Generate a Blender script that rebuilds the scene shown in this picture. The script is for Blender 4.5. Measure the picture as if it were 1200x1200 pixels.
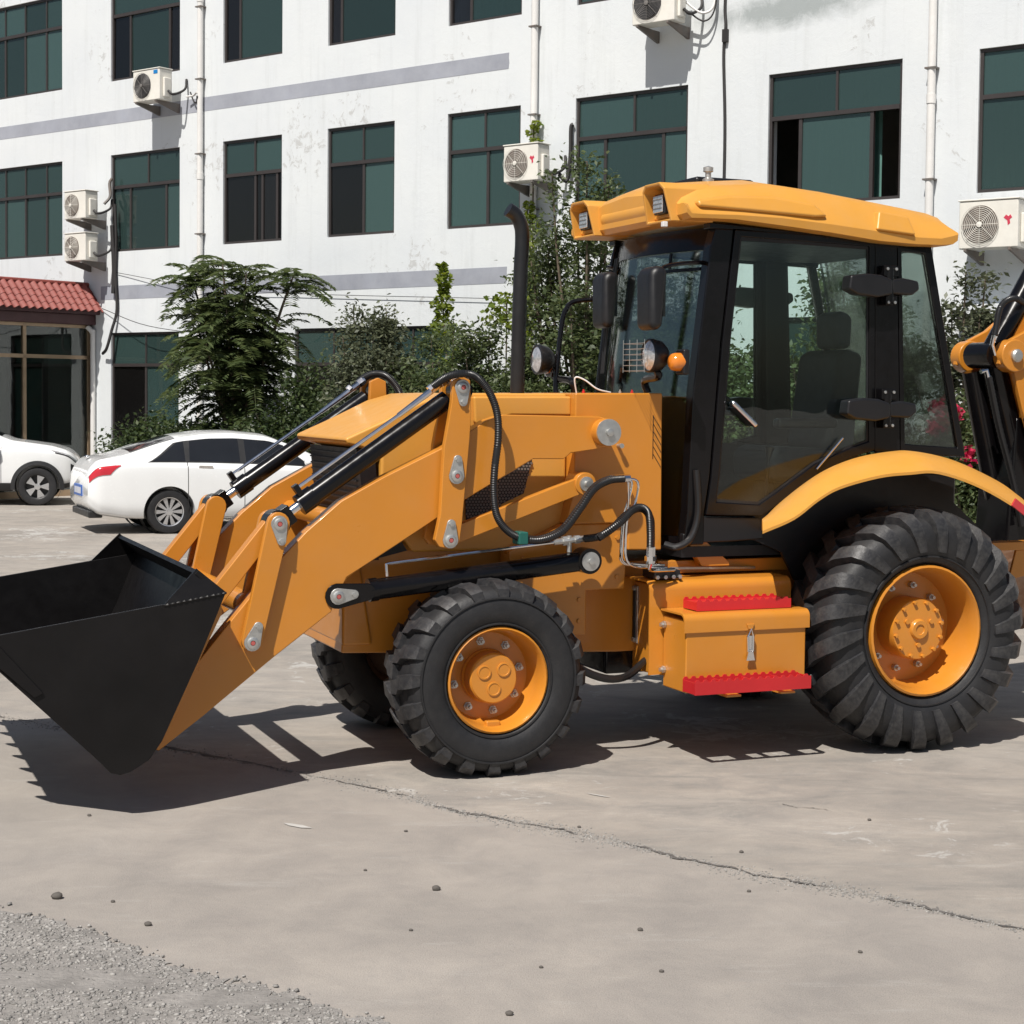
import bpy, bmesh, math, random
import numpy as np
from mathutils import Vector, Matrix
R = math.radians
random.seed(7); rng = np.random.default_rng(11)
sc = bpy.context.scene
COL = sc.collection
for o in list(bpy.data.objects): bpy.data.objects.remove(o)

# ------------------------------------------------------------------ camera, sky, sun, exposure
cam_d = bpy.data.cameras.new('camera'); cam = bpy.data.objects.new('camera', cam_d); COL.objects.link(cam)
cam_d.lens = 60.0; cam_d.sensor_width = 36.0; cam_d.clip_end = 2000; cam_d.shift_y = -0.0368
cam.matrix_world = Matrix.Translation((0, 0, 2.0)) @ Matrix.Rotation(R(90 - 2.6), 4, 'X') @ Matrix.Rotation(0.0105, 4, 'Z')
sc.camera = cam
SUN_EL, SUN_AZ = 54.5, 205.0            # azimuth clockwise from +Y
w = bpy.data.worlds.new('World'); sc.world = w; w.use_nodes = True
nt = w.node_tree; nt.nodes.clear()
sky = nt.nodes.new('ShaderNodeTexSky'); sky.sky_type = 'NISHITA'; sky.sun_disc = False
sky.sun_elevation = R(SUN_EL); sky.sun_rotation = R(SUN_AZ); sky.dust_density = 1.5
bg = nt.nodes.new('ShaderNodeBackground'); bg.inputs['Strength'].default_value = 0.055
wo = nt.nodes.new('ShaderNodeOutputWorld')
nt.links.new(sky.outputs[0], bg.inputs[0]); nt.links.new(bg.outputs[0], wo.inputs[0])
sd = bpy.data.lights.new('sun', 'SUN'); sd.energy = 5.0; sd.angle = R(0.53); sd.color = (1.0, 0.955, 0.89)
sun = bpy.data.objects.new('sun', sd); COL.objects.link(sun); sun.location = (-20, -20, 40)
Ldir = Vector((math.sin(R(SUN_AZ)) * math.cos(R(SUN_EL)), math.cos(R(SUN_AZ)) * math.cos(R(SUN_EL)), math.sin(R(SUN_EL))))
sun.rotation_euler = (-Ldir).to_track_quat('-Z', 'Y').to_euler()
sc.view_settings.view_transform = 'Standard'; sc.view_settings.look = 'None'
sc.view_settings.exposure = 0.15; sc.view_settings.gamma = 1.0

# ------------------------------------------------------------------ materials
MATS = {}
def newmat(name):
    m = bpy.data.materials.new(name); m.use_nodes = True
    n = m.node_tree.nodes; n.clear()
    out = n.new('ShaderNodeOutputMaterial')
    MATS[name] = m
    return m, n, m.node_tree.links, out
def ramp(n, stops):
    r = n.new('ShaderNodeValToRGB'); e = r.color_ramp.elements
    while len(e) < len(stops): e.new(0.5)
    for k, (p, c) in enumerate(stops):
        e[k].position = p; e[k].color = (c[0], c[1], c[2], 1)
    return r
def noise(n, l, coord, scale, detail=6, rough=0.6, dist=0.0):
    t = n.new('ShaderNodeTexNoise'); t.inputs['Scale'].default_value = scale
    t.inputs['Detail'].default_value = detail; t.inputs['Roughness'].default_value = rough; t.inputs['Distortion'].default_value = dist
    l.new(coord, t.inputs['Vector']); return t
def mixc(n, l, fac, a, b, mode='MIX'):
    m = n.new('ShaderNodeMix'); m.data_type = 'RGBA'; m.blend_type = mode
    for sock, v in ((m.inputs[0], fac), (m.inputs[6], a), (m.inputs[7], b)):
        if hasattr(v, 'default_value') or hasattr(v, 'is_linked'): l.new(v, sock)
        elif isinstance(v, (int, float)): sock.default_value = v
        else: sock.default_value = (v[0], v[1], v[2], 1)
    return m.outputs[2]
def mat(name, col, rough=0.5, metal=0.0, var=0.12, vscale=3.0, bump=0.0, bscale=60.0, coat=0.0, spec=0.5, dust=0.0, dustcol=(.42,.36,.29), island=0.0):
    m, n, l, out = newmat(name)
    b = n.new('ShaderNodeBsdfPrincipled'); l.new(b.outputs[0], out.inputs[0])
    tc = n.new('ShaderNodeTexCoord'); co = tc.outputs['Object']
    no = noise(n, l, co, vscale)
    d = tuple(max(0, c * (1 - var)) for c in col); u = tuple(min(1, c * (1 + var)) for c in col)
    rp = ramp(n, [(0.3, d), (0.7, u)]); l.new(no.outputs[0], rp.inputs[0]); c = rp.outputs[0]
    if dust > 0:
        n2 = noise(n, l, co, vscale * 2.7, 8, 0.7); r2 = ramp(n, [(0.42, (0, 0, 0)), (0.75, (dust, dust, dust))]); l.new(n2.outputs[0], r2.inputs[0])
        c = mixc(n, l, r2.outputs[0], c, dustcol)
    if island > 0:
        g = n.new('ShaderNodeNewGeometry'); mr = n.new('ShaderNodeMapRange'); mr.inputs[3].default_value = 1 - island; mr.inputs[4].default_value = 1 + island
        l.new(g.outputs['Random Per Island'], mr.inputs[0])
        hs = n.new('ShaderNodeHueSaturation'); l.new(mr.outputs[0], hs.inputs['Value']); l.new(c, hs.inputs['Color']); c = hs.outputs[0]
    l.new(c, b.inputs['Base Color'])
    rr = ramp(n, [(0.3, (max(0, rough - .06),) * 3), (0.7, (min(1, rough + .08),) * 3)]); n3 = noise(n, l, co, vscale * 6); l.new(n3.outputs[0], rr.inputs[0]); l.new(rr.outputs[0], b.inputs['Roughness'])
    b.inputs['Metallic'].default_value = metal; b.inputs['Coat Weight'].default_value = coat; b.inputs['Coat Roughness'].default_value = 0.08
    b.inputs['Specular IOR Level'].default_value = spec
    if bump > 0:
        bn = noise(n, l, co, bscale, 5, 0.6); bp = n.new('ShaderNodeBump'); bp.inputs['Strength'].default_value = bump; bp.inputs['Distance'].default_value = 0.01
        l.new(bn.outputs[0], bp.inputs['Height']); l.new(bp.outputs[0], b.inputs['Normal'])
    return m
YEL = (0.56, 0.215, 0.022)
mat('yellow_paint', YEL, 0.33, var=0.05, vscale=1.5, bump=0.02, bscale=120, coat=0.25, dust=0.05)
mat('yellow_plastic', (0.63, 0.30, 0.05), 0.38, var=0.04, vscale=2, bump=0.03, bscale=40, dust=0.08)
mat('black_paint', (0.005, 0.0045, 0.0052), 0.20, var=0.3, coat=0.05, spec=0.32)
mat('bucket_black', (0.0055, 0.0048, 0.0050), 0.40, var=0.35, vscale=2.2, bump=0.05, bscale=9, dust=0.04, dustcol=(.05,.045,.04), spec=0.3)
mat('black_plastic', (0.009, 0.0088, 0.010), 0.42, var=0.2, bump=0.05, bscale=200)
mat('rubber', (0.013, 0.013, 0.0145), 0.58, var=0.25, vscale=5, bump=0.15, bscale=90, dust=0.14, dustcol=(.08,.076,.072))
mat('lug_rubber', (0.020, 0.020, 0.0225), 0.48, var=0.3, vscale=9, bump=0.2, bscale=70, dust=0.45, dustcol=(.11,.106,.10))
mat('hose_rubber', (0.012, 0.012, 0.013), 0.35, var=0.2)
mat('chrome', (0.75, 0.75, 0.76), 0.14, metal=1.0, var=0.05)
mat('zinc', (0.55, 0.55, 0.53), 0.42, metal=0.85, var=0.15, vscale=20)
mat('pin_red', (0.45, 0.10, 0.09), 0.5)
mat('red_paint', (0.52, 0.018, 0.022), 0.4, var=0.1)
mat('green_band', (0.01, 0.10, 0.08), 0.5)
mat('seat_fabric', (0.05, 0.05, 0.055), 0.8)
mat('axle_dark', (0.10, 0.045, 0.02), 0.6, var=0.3, dust=0.2)
mat('amber', (0.75, 0.22, 0.02), 0.15, coat=1.0)
mat('lamp_lens', (0.62, 0.62, 0.64), 0.16, metal=0.6, var=0.35, vscale=60, coat=1.0)
mat('mesh_dark', (0.010, 0.008, 0.008), 0.5)
mat('white_plastic', (0.72, 0.70, 0.64), 0.5, var=0.06, dust=0.15)
mat('grille_grey', (0.16, 0.15, 0.14), 0.5)
mat('fan_brown', (0.15, 0.12, 0.10), 0.5)
mat('fan_dark', (0.03, 0.03, 0.035), 0.4)
mat('bracket_grey', (0.14, 0.13, 0.12), 0.6, dust=0.3, dustcol=(.25,.12,.06))
mat('logo_blue', (0.01, 0.20, 0.52), 0.4)
mat('logo_red', (0.55, 0.04, 0.08), 0.5)
mat('window_frame', (0.038, 0.032, 0.031), 0.45, var=0.1)
mat('pipe_white', (0.72, 0.71, 0.69), 0.4, var=0.05, dust=0.12)
mat('cable', (0.02, 0.018, 0.018), 0.6)
mat('interior_dark', (0.20, 0.19, 0.17), 0.8)
mat('curtain', (0.40, 0.40, 0.38), 0.8)
mat('curtain_teal', (0.10, 0.22, 0.19), 0.8)
mat('porch_frame', (0.36, 0.26, 0.17), 0.35, metal=0.4)
mat('fascia', (0.075, 0.028, 0.030), 0.5, var=0.15)
mat('car_white', (0.80, 0.81, 0.81), 0.22, var=0.02, coat=0.8)
mat('car_glass', (0.015, 0.016, 0.018), 0.06, coat=0.6)
mat('car_trim', (0.02, 0.02, 0.021), 0.45)
mat('car_red', (0.50, 0.02, 0.03), 0.15, coat=1.0)
mat('alloy', (0.62, 0.62, 0.63), 0.28, metal=0.8)
mat('plate_blue', (0.05, 0.13, 0.42), 0.4)
mat('plate_white', (0.7, 0.7, 0.7), 0.4)
mat('bark', (0.11, 0.085, 0.06), 0.9, var=0.3, vscale=14, bump=0.5, bscale=40)
mat('stone_dark', (0.10, 0.09, 0.08), 0.85, var=0.3)
mat('band_grey', (0.30, 0.315, 0.36), 0.75, var=0.14, vscale=1.2, dust=0.3, dustcol=(.44,.45,.48))

def glassmat(name, tint, fres_mul=1.0, rough=0.0, ior=1.5, haze=None):
    m, n, l, out = newmat(name)
    tr = n.new('ShaderNodeBsdfTransparent'); tr.inputs[0].default_value = (*tint, 1)
    base = tr.outputs[0]
    if haze:
        df = n.new('ShaderNodeBsdfDiffuse'); oi = n.new('ShaderNodeObjectInfo'); mrr = n.new('ShaderNodeMapRange'); mrr.inputs[3].default_value = .60; mrr.inputs[4].default_value = 1.75; l.new(oi.outputs['Random'], mrr.inputs[0])
        hsv = n.new('ShaderNodeHueSaturation'); hsv.inputs['Color'].default_value = (*haze[1], 1); l.new(mrr.outputs[0], hsv.inputs['Value']); l.new(hsv.outputs[0], df.inputs[0])
        mx0 = n.new('ShaderNodeMixShader'); mx0.inputs[0].default_value = haze[0]
        l.new(base, mx0.inputs[1]); l.new(df.outputs[0], mx0.inputs[2]); base = mx0.outputs[0]
    gl = n.new('ShaderNodeBsdfGlossy'); gl.inputs['Roughness'].default_value = rough
    tc = n.new('ShaderNodeTexCoord'); nz = noise(n, l, tc.outputs['Object'], 1.6, 2); bp = n.new('ShaderNodeBump'); bp.inputs['Strength'].default_value = 0.04; bp.inputs['Distance'].default_value = 0.05
    l.new(nz.outputs[0], bp.inputs['Height']); l.new(bp.outputs[0], gl.inputs['Normal'])
    fr = n.new('ShaderNodeFresnel'); fr.inputs[0].default_value = ior
    mt = n.new('ShaderNodeMath'); mt.operation = 'MULTIPLY'; mt.use_clamp = True; mt.inputs[1].default_value = fres_mul; l.new(fr.outputs[0], mt.inputs[0])
    mx = n.new('ShaderNodeMixShader'); l.new(mt.outputs[0], mx.inputs[0]); l.new(base, mx.inputs[1]); l.new(gl.outputs[0], mx.inputs[2]); l.new(mx.outputs[0], out.inputs[0])
    return m
glassmat('cab_glass', (0.90, 0.965, 0.945), 0.85)
glassmat('pane_teal', (0.30, 0.46, 0.43), 1.3, 0.02, haze=(0.34, (0.078, 0.142, 0.134)))
glassmat('pane_clear', (0.55, 0.58, 0.56), 1.5)
glassmat('pane_dark', (0.35, 0.36, 0.36), 1.3, 0.01, haze=(0.12, (.05, .048, .05)))

def wallmat():
    m, n, l, out = newmat('white_wall'); b = n.new('ShaderNodeBsdfPrincipled'); l.new(b.outputs[0], out.inputs[0])
    tc = n.new('ShaderNodeTexCoord'); co = tc.outputs['Object']
    n1 = noise(n, l, co, 0.5, 8, 0.65); r1 = ramp(n, [(0.3, (.605, .635, .66)), (0.7, (.67, .695, .70))]); l.new(n1.outputs[0], r1.inputs[0])
    # vertical weather streaks
    mp = n.new('ShaderNodeMapping'); mp.inputs['Scale'].default_value = (3.0, 3.0, 0.22); l.new(co, mp.inputs[0])
    n2 = noise(n, l, mp.outputs[0], 1.6, 6, 0.7); r2 = ramp(n, [(0.52, (0, 0, 0)), (0.78, (.45, .45, .45))]); l.new(n2.outputs[0], r2.inputs[0])
    c = mixc(n, l, r2.outputs[0], r1.outputs[0], (.47, .49, .49))
    # peeling marks
    n3 = noise(n, l, co, 5.5, 9, 0.75, 0.6); n4 = noise(n, l, co, 0.42, 3)
    a = n.new('ShaderNodeMath'); a.operation = 'MULTIPLY'; l.new(n3.outputs[0], a.inputs[0]); l.new(n4.outputs[0], a.inputs[1])
    r3 = ramp(n, [(0.335, (0, 0, 0)), (0.375, (.7, .7, .7))]); l.new(a.outputs[0], r3.inputs[0])
    c = mixc(n, l, r3.outputs[0], c, (.42, .42, .41))
    # grey mildew field between the upper windows on the right bay
    sx = n.new('ShaderNodeSeparateXYZ'); l.new(co, sx.inputs[0])
    def bell(sock, c0, w0):
        s = n.new('ShaderNodeMath'); s.operation = 'SUBTRACT'; s.inputs[1].default_value = c0; l.new(sock, s.inputs[0])
        ab = n.new('ShaderNodeMath'); ab.operation = 'ABSOLUTE'; l.new(s.outputs[0], ab.inputs[0])
        mr = n.new('ShaderNodeMapRange'); mr.inputs[1].default_value = w0; mr.inputs[2].default_value = 0; l.new(ab.outputs[0], mr.inputs[0]); return mr.outputs[0]
    bx = bell(sx.outputs[0], 14.6, 2.2); bz = bell(sx.outputs[2], 7.42, 0.42)
    mm = n.new('ShaderNodeMath'); mm.operation = 'MULTIPLY'; l.new(bx, mm.inputs[0]); l.new(bz, mm.inputs[1])
    n5 = noise(n, l, co, 3.0, 10, 0.8, 0.5); m5 = n.new('ShaderNodeMath'); m5.operation = 'MULTIPLY'; l.new(mm.outputs[0], m5.inputs[0]); l.new(n5.outputs[0], m5.inputs[1])
    r5 = ramp(n, [(0.12, (0, 0, 0)), (0.36, (.85, .85, .85))]); l.new(m5.outputs[0], r5.inputs[0])
    c = mixc(n, l, r5.outputs[0], c, (.28, .31, .31))
    l.new(c, b.inputs['Base Color']); b.inputs['Roughness'].default_value = 0.85
    bp = n.new('ShaderNodeBump'); bp.inputs['Strength'].default_value = 0.25; bp.inputs['Distance'].default_value = 0.02; l.new(n3.outputs[0], bp.inputs['Height']); l.new(bp.outputs[0], b.inputs['Normal'])
wallmat()

def groundmat():
    m, n, l, out = newmat('concrete'); b = n.new('ShaderNodeBsdfPrincipled'); l.new(b.outputs[0], out.inputs[0])
    tc = n.new('ShaderNodeTexCoord'); co = tc.outputs['Object']
    n1 = noise(n, l, co, 0.35, 8, 0.6, 0.3); r1 = ramp(n, [(0.28, (.262, .243, .222)), (0.52, (.338, .309, .278)), (0.75, (.392, .364, .334))]); l.new(n1.outputs[0], r1.inputs[0])
    n2 = noise(n, l, co, 2.3, 10, 0.72, 0.4); r2 = ramp(n, [(0.35, (.86, .86, .87)), (0.62, (1.06, 1.05, 1.04))]); l.new(n2.outputs[0], r2.inputs[0])
    c = mixc(n, l, 1.0, r1.outputs[0], r2.outputs[0], 'MULTIPLY')
    mp = n.new('ShaderNodeMapping'); mp.inputs['Scale'].default_value = (1.0, 4.5, 1); mp.inputs['Rotation'].default_value = (0, 0, R(-30)); l.new(co, mp.inputs[0])
    n3 = noise(n, l, mp.outputs[0], 1.4, 8, 0.7, 0.2); r3 = ramp(n, [(0.58, (0, 0, 0)), (0.78, (.55, .55, .55))]); l.new(n3.outputs[0], r3.inputs[0])
    c = mixc(n, l, r3.outputs[0], c, (.44, .42, .39))
    n6 = noise(n, l, co, 0.16, 4, 0.5); n7 = noise(n, l, co, 7.0, 8, 0.7); mu = n.new('ShaderNodeMath'); mu.operation = 'MULTIPLY'; l.new(n6.outputs[0], mu.inputs[0]); l.new(n7.outputs[0], mu.inputs[1])
    r6 = ramp(n, [(0.30, (0, 0, 0)), (0.40, (.5, .5, .5))]); l.new(mu.outputs[0], r6.inputs[0]); c = mixc(n, l, r6.outputs[0], c, (.235, .225, .215))
    n4 = noise(n, l, co, 190, 3, 0.5); r4 = ramp(n, [(0.32, (.80, .80, .80)), (0.5, (1, 1, 1)), (0.72, (1.10, 1.09, 1.08))]); l.new(n4.outputs[0], r4.inputs[0])
    c = mixc(n, l, 1.0, c, r4.outputs[0], 'MULTIPLY')
    # the slab beyond the joint is an older, more worn pour
    vm = n.new('ShaderNodeVectorMath'); vm.operation = 'DOT_PRODUCT'; vm.inputs[1].default_value = (.645, .764, 0); l.new(co, vm.inputs[0])
    gt = n.new('ShaderNodeMath'); gt.operation = 'GREATER_THAN'; gt.inputs[1].default_value = 6.13; l.new(vm.outputs['Value'], gt.inputs[0])
    mp2 = n.new('ShaderNodeMapping'); mp2.inputs['Scale'].default_value = (1.0, 2.6, 1); mp2.inputs['Rotation'].default_value = (0, 0, R(12)); l.new(co, mp2.inputs[0])
    n8 = noise(n, l, mp2.outputs[0], 1.1, 12, 0.74, 0.9); r8 = ramp(n, [(0.30, (.72, .74, .75)), (0.45, (.93, .935, .93)), (0.56, (1.02, 1.01, .99)), (0.70, (1.22, 1.21, 1.19))]); l.new(n8.outputs[0], r8.inputs[0])
    c2 = mixc(n, l, 1.0, c, r8.outputs[0], 'MULTIPLY')
    n9 = noise(n, l, co, 4.2, 10, 0.8, 1.2); n10 = noise(n, l, co, 0.55, 3); mk = n.new('ShaderNodeMath'); mk.operation = 'MULTIPLY'; l.new(n9.outputs[0], mk.inputs[0]); l.new(n10.outputs[0], mk.inputs[1])
    r9 = ramp(n, [(0.315, (0, 0, 0)), (0.345, (.75, .75, .75))]); l.new(mk.outputs[0], r9.inputs[0]); c2 = mixc(n, l, r9.outputs[0], c2, (.47, .455, .43))
    c = mixc(n, l, gt.outputs[0], c, c2)
    l.new(c, b.inputs['Base Color']); b.inputs['Roughness'].default_value = 0.82; b.inputs['Specular IOR Level'].default_value = 0.3
    ad = n.new('ShaderNodeMath'); ad.operation = 'ADD'; l.new(n2.outputs[0], ad.inputs[0])
    m2 = n.new('ShaderNodeMath'); m2.operation = 'MULTIPLY'; m2.inputs[1].default_value = 0.25; l.new(n4.outputs[0], m2.inputs[0]); l.new(m2.outputs[0], ad.inputs[1])
    bp = n.new('ShaderNodeBump'); bp.inputs['Strength'].default_value = 0.55; bp.inputs['Distance'].default_value = 0.012; l.new(ad.outputs[0], bp.inputs['Height']); l.new(bp.outputs[0], b.inputs['Normal'])
groundmat()
mat('rough_concrete', (.24, .225, .21), 0.9, var=0.28, vscale=7, bump=0.9, bscale=45, dust=0.35, dustcol=(.36,.34,.31))
mat('gravel', (.27, .258, .242), 0.9, var=0.2, vscale=40, island=0.34)
mat('crack_dirt', (.13, .12, .11), 0.95, var=0.5, vscale=18, bump=1.0, bscale=60)
mat('chalk', (.46, .445, .42), 0.9, var=0.1)

def leafmat(name, c0, c1, c2, trans=0.35):
    m, n, l, out = newmat(name)
    g = n.new('ShaderNodeNewGeometry'); rp = ramp(n, [(0.0, c0), (0.55, c1), (1.0, c2)]); l.new(g.outputs['Random Per Island'], rp.inputs[0])
    b = n.new('ShaderNodeBsdfPrincipled'); b.inputs['Roughness'].default_value = 0.45; b.inputs['Specular IOR Level'].default_value = 0.4; l.new(rp.outputs[0], b.inputs['Base Color'])
    t = n.new('ShaderNodeBsdfTranslucent'); hs = n.new('ShaderNodeHueSaturation'); hs.inputs['Hue'].default_value = 0.485; hs.inputs['Saturation'].default_value = 1.1; hs.inputs['Value'].default_value = 1.3
    l.new(rp.outputs[0], hs.inputs['Color']); l.new(hs.outputs[0], t.inputs[0])
    mx = n.new('ShaderNodeMixShader'); mx.inputs[0].default_value = trans; l.new(b.outputs[0], mx.inputs[1]); l.new(t.outputs[0], mx.inputs[2]); l.new(mx.outputs[0], out.inputs[0])
leafmat('leaf_dark', (.026, .044, .018), (.052, .080, .030), (.095, .125, .048))
leafmat('leaf_mid', (.045, .068, .026), (.082, .112, .044), (.14, .17, .075))
leafmat('leaf_grey', (.055, .068, .040), (.10, .115, .068), (.16, .175, .105))
leafmat('leaf_lime', (.10, .15, .02), (.16, .21, .03), (.23, .28, .05), 0.45)
leafmat('petal', (.45, .02, .06), (.55, .03, .09), (.62, .08, .14), 0.3)

# ------------------------------------------------------------------ mesh helpers
def tag(o, label=None, cat=None, group=None, kind=None):
    if label: o['label'] = label
    if cat: o['category'] = cat
    if group: o['group'] = group
    if kind: o['kind'] = kind
    return o
def empty(name, loc=(0, 0, 0), rz=0.0, parent=None):
    o = bpy.data.objects.new(name, None); COL.objects.link(o); o.location = loc; o.rotation_euler = (0, 0, R(rz)); o.empty_display_size = 0.2
    if parent: o.parent = parent
    return o
def perp(d):
    a = Vector((0, 0, 1)) if abs(d.z) < 0.9 else Vector((1, 0, 0))
    u = d.cross(a).normalized(); return u, d.cross(u).normalized()
class MB:
    def __init__(s): s.v = []; s.f = []
    def add(s, vs, fs):
        k = len(s.v); s.v += [tuple(p) for p in vs]; s.f += [tuple(i + k for i in q) for q in fs]; return s
    def box(s, x0, x1, y0, y1, z0, z1):
        return s.add([(x0,y0,z0),(x1,y0,z0),(x1,y1,z0),(x0,y1,z0),(x0,y0,z1),(x1,y0,z1),(x1,y1,z1),(x0,y1,z1)],
                     [(0,3,2,1),(4,5,6,7),(0,1,5,4),(1,2,6,5),(2,3,7,6),(3,0,4,7)])
    def prism(s, poly, y0, y1):               # polygon in x-z, extruded along y
        n = len(poly); g0 = y0 if callable(y0) else (lambda x, z: y0); g1 = y1 if callable(y1) else (lambda x, z: y1)
        vs = [(x, g0(x, z), z) for x, z in poly] + [(x, g1(x, z), z) for x, z in poly]
        return s.add(vs, [tuple(range(n)), tuple(range(2*n-1, n-1, -1))] + [(i, i+n, (i+1) % n + n, (i+1) % n) for i in range(n)])
    def prismx(s, poly, x0, x1):              # polygon in y-z, extruded along x
        n = len(poly); vs = [(x0, y, z) for y, z in poly] + [(x1, y, z) for y, z in poly]
        return s.add(vs, [tuple(range(n)), tuple(range(2*n-1, n-1, -1))] + [(i, i+n, (i+1) % n + n, (i+1) % n) for i in range(n)])
    def prismz(s, poly, z0, z1):
        n = len(poly); vs = [(x, y, z0) for x, y in poly] + [(x, y, z1) for x, y in poly]
        return s.add(vs, [tuple(range(n)), tuple(range(2*n-1, n-1, -1))] + [(i, i+n, (i+1) % n + n, (i+1) % n) for i in range(n)])
    def ring(s, outer, inner, y0, y1):        # frame between two loops of equal count
        n = len(outer); vs = []
        for y in (y0, y1):
            for lp in (outer, inner): vs += [(x, y(x, z) if callable(y) else y, z) for x, z in lp]
        fs = []
        for i in range(n):
            j = (i + 1) % n
            fs += [(i, j, n+j, n+i), (2*n+i, 3*n+i, 3*n+j, 2*n+j), (i, 2*n+i, 2*n+j, j), (n+i, n+j, 3*n+j, 3*n+i)]
        return s.add(vs, fs)
    def strip(s, path, th, y0, y1):           # bent plate: x-z polyline given thickness to its left
        P = [Vector((x, 0, z)) for x, z in path]; off = []
        for i, p in enumerate(P):
            d0 = (P[i] - P[i-1]).normalized() if i else None; d1 = (P[i+1] - P[i]).normalized() if i < len(P)-1 else None
            d = ((d0 or d1) + (d1 or d0)).normalized(); nn = Vector((-d.z, 0, d.x)); k = 1 / max(0.4, nn.dot(Vector((-(d1 or d0).z, 0, (d1 or d0).x))))
            q = p + nn * th * k; off.append((q.x, q.z))
        n = len(path)
        for i in range(n - 1):
            pass
        vs = [(x, y, z) for y in (y0, y1) for x, z in list(path) + off]; fs = []
        for i in range(n - 1):
            a, b, c, d = i, i+1, n+i+1, n+i; m = 2*n
            fs += [(a, b, c, d), (a+m, d+m, c+m, b+m), (a, a+m, b+m, b), (d, c, c+m, d+m)]
        m = 2*n; fs += [(0, n, n+m, m), (n-1, n-1+m, 2*n-1+m, 2*n-1)]
        return s.add(vs, fs)
    def beam(s, p0, p1, w, h, up=(0, 0, 1)):
        p0 = Vector(p0); p1 = Vector(p1); d = (p1 - p0).normalized(); u = Vector(up)
        a = d.cross(u); a = a.normalized() if a.length > 1e-4 else perp(d)[0]; b = a.cross(d).normalized(); vs = []
        for p in (p0, p1):
            for i, j in ((-1,-1),(1,-1),(1,1),(-1,1)): vs.append(p + a*i*w/2 + b*j*h/2)
        return s.add(vs, [(0,3,2,1),(4,5,6,7),(0,1,5,4),(1,2,6,5),(2,3,7,6),(3,0,4,7)])
    def tube(s, path, r, seg=10, caps=True):
        P = [Vector(p) for p in path]; n = len(P); rs = r if isinstance(r, (list, tuple)) else [r] * n
        T = [(P[min(i+1, n-1)] - P[max(i-1, 0)]).normalized() for i in range(n)]
        u, _ = perp(T[0]); vs = []
        for i in range(n):
            u = (u - T[i] * u.dot(T[i])).normalized(); v = T[i].cross(u)
            for k in range(seg):
                a = 2*math.pi*k/seg; vs.append(P[i] + (u*math.cos(a) + v*math.sin(a)) * rs[i])
        fs = [(i*seg+k, i*seg+(k+1) % seg, (i+1)*seg+(k+1) % seg, (i+1)*seg+k) for i in range(n-1) for k in range(seg)]
        if caps: fs += [tuple(range(seg-1, -1, -1)), tuple((n-1)*seg+k for k in range(seg))]
        return s.add(vs, fs)
    def cyl(s, p0, p1, r, seg=20): return s.tube([p0, p1], r, seg)
    def lathe(s, prof, o, axis, seg=32, closed=False, cap=False):   # prof: (radius, along axis)
        d = Vector(axis).normalized(); u, v = perp(d); o = Vector(o); n = len(prof); vs = []
        for r, h in prof:
            for k in range(seg):
                a = 2*math.pi*k/seg; vs.append(o + d*h + (u*math.cos(a) + v*math.sin(a))*r)
        fs = [(i*seg+k, i*seg+(k+1) % seg, (i+1)*seg+(k+1) % seg, (i+1)*seg+k) for i in range(n-1) for k in range(seg)]
        if closed: fs += [((n-1)*seg+k, (n-1)*seg+(k+1) % seg, (k+1) % seg, k) for k in range(seg)]
        else:
            if cap and prof[0][0] > 1e-4: fs.append(tuple(range(seg)))
            if cap and prof[-1][0] > 1e-4: fs.append(tuple((n-1)*seg+k for k in range(seg)))
        return s.add(vs, fs)
    def ico(s, c, r, sub=1, sq=(1, 1, 1), jit=0.0):
        bm = bmesh.new(); bmesh.ops.create_icosphere(bm, subdivisions=sub, radius=1)
        bm.verts.ensure_lookup_table()
        vs = [(c[0]+v.co.x*r*sq[0]*(1+random.uniform(-jit, jit)), c[1]+v.co.y*r*sq[1]*(1+random.uniform(-jit, jit)), c[2]+v.co.z*r*sq[2]*(1+random.uniform(-jit, jit))) for v in bm.verts]
        fs = [tuple(v.index for v in f.verts) for f in bm.faces]; bm.free(); return s.add(vs, fs)
    def mesh(s, name, m, smooth=35, flat=False):
        me = bpy.data.meshes.new(name); me.from_pydata(s.v, [], s.f)
        bm = bmesh.new(); bm.from_mesh(me); bmesh.ops.recalc_face_normals(bm, faces=bm.faces); bm.to_mesh(me); bm.free()
        me.materials.append(MATS[m])
        if not flat:
            me.shade_smooth()
            if smooth: me.set_sharp_from_angle(angle=R(smooth))
        return me
    def build(s, name, m, parent=None, bevel=0.0, seg=2, smooth=35, loc=None):
        me = s.mesh(name, m, None if bevel else smooth)
        o = bpy.data.objects.new(name, me); COL.objects.link(o)
        if parent: o.parent = parent
        if loc: o.location = loc
        if bevel:
            b = o.modifiers.new('bevel', 'BEVEL'); b.width = bevel; b.segments = seg; b.limit_method = 'ANGLE'; b.angle_limit = R(32); b.harden_normals = True
        return o
def inst(name, me, parent, loc=(0,0,0), rot=(0,0,0), scale=(1,1,1)):
    o = bpy.data.objects.new(name, me); COL.objects.link(o); o.parent = parent; o.location = loc; o.rotation_euler = rot; o.scale = scale; return o
def catmull(P, n=8):
    P = [Vector(p) for p in P]; Q = [P[0]*2-P[1]] + P + [P[-1]*2-P[-2]]; out = []
    for i in range(1, len(Q)-2):
        a, b, c, d = Q[i-1:i+3]
        for k in range(n):
            t = k/n; out.append(0.5*((2*b)+(c-a)*t+(2*a-5*b+4*c-d)*t*t+(3*b-a-3*c+d)*t**3))
    out.append(P[-1]); return out
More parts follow.
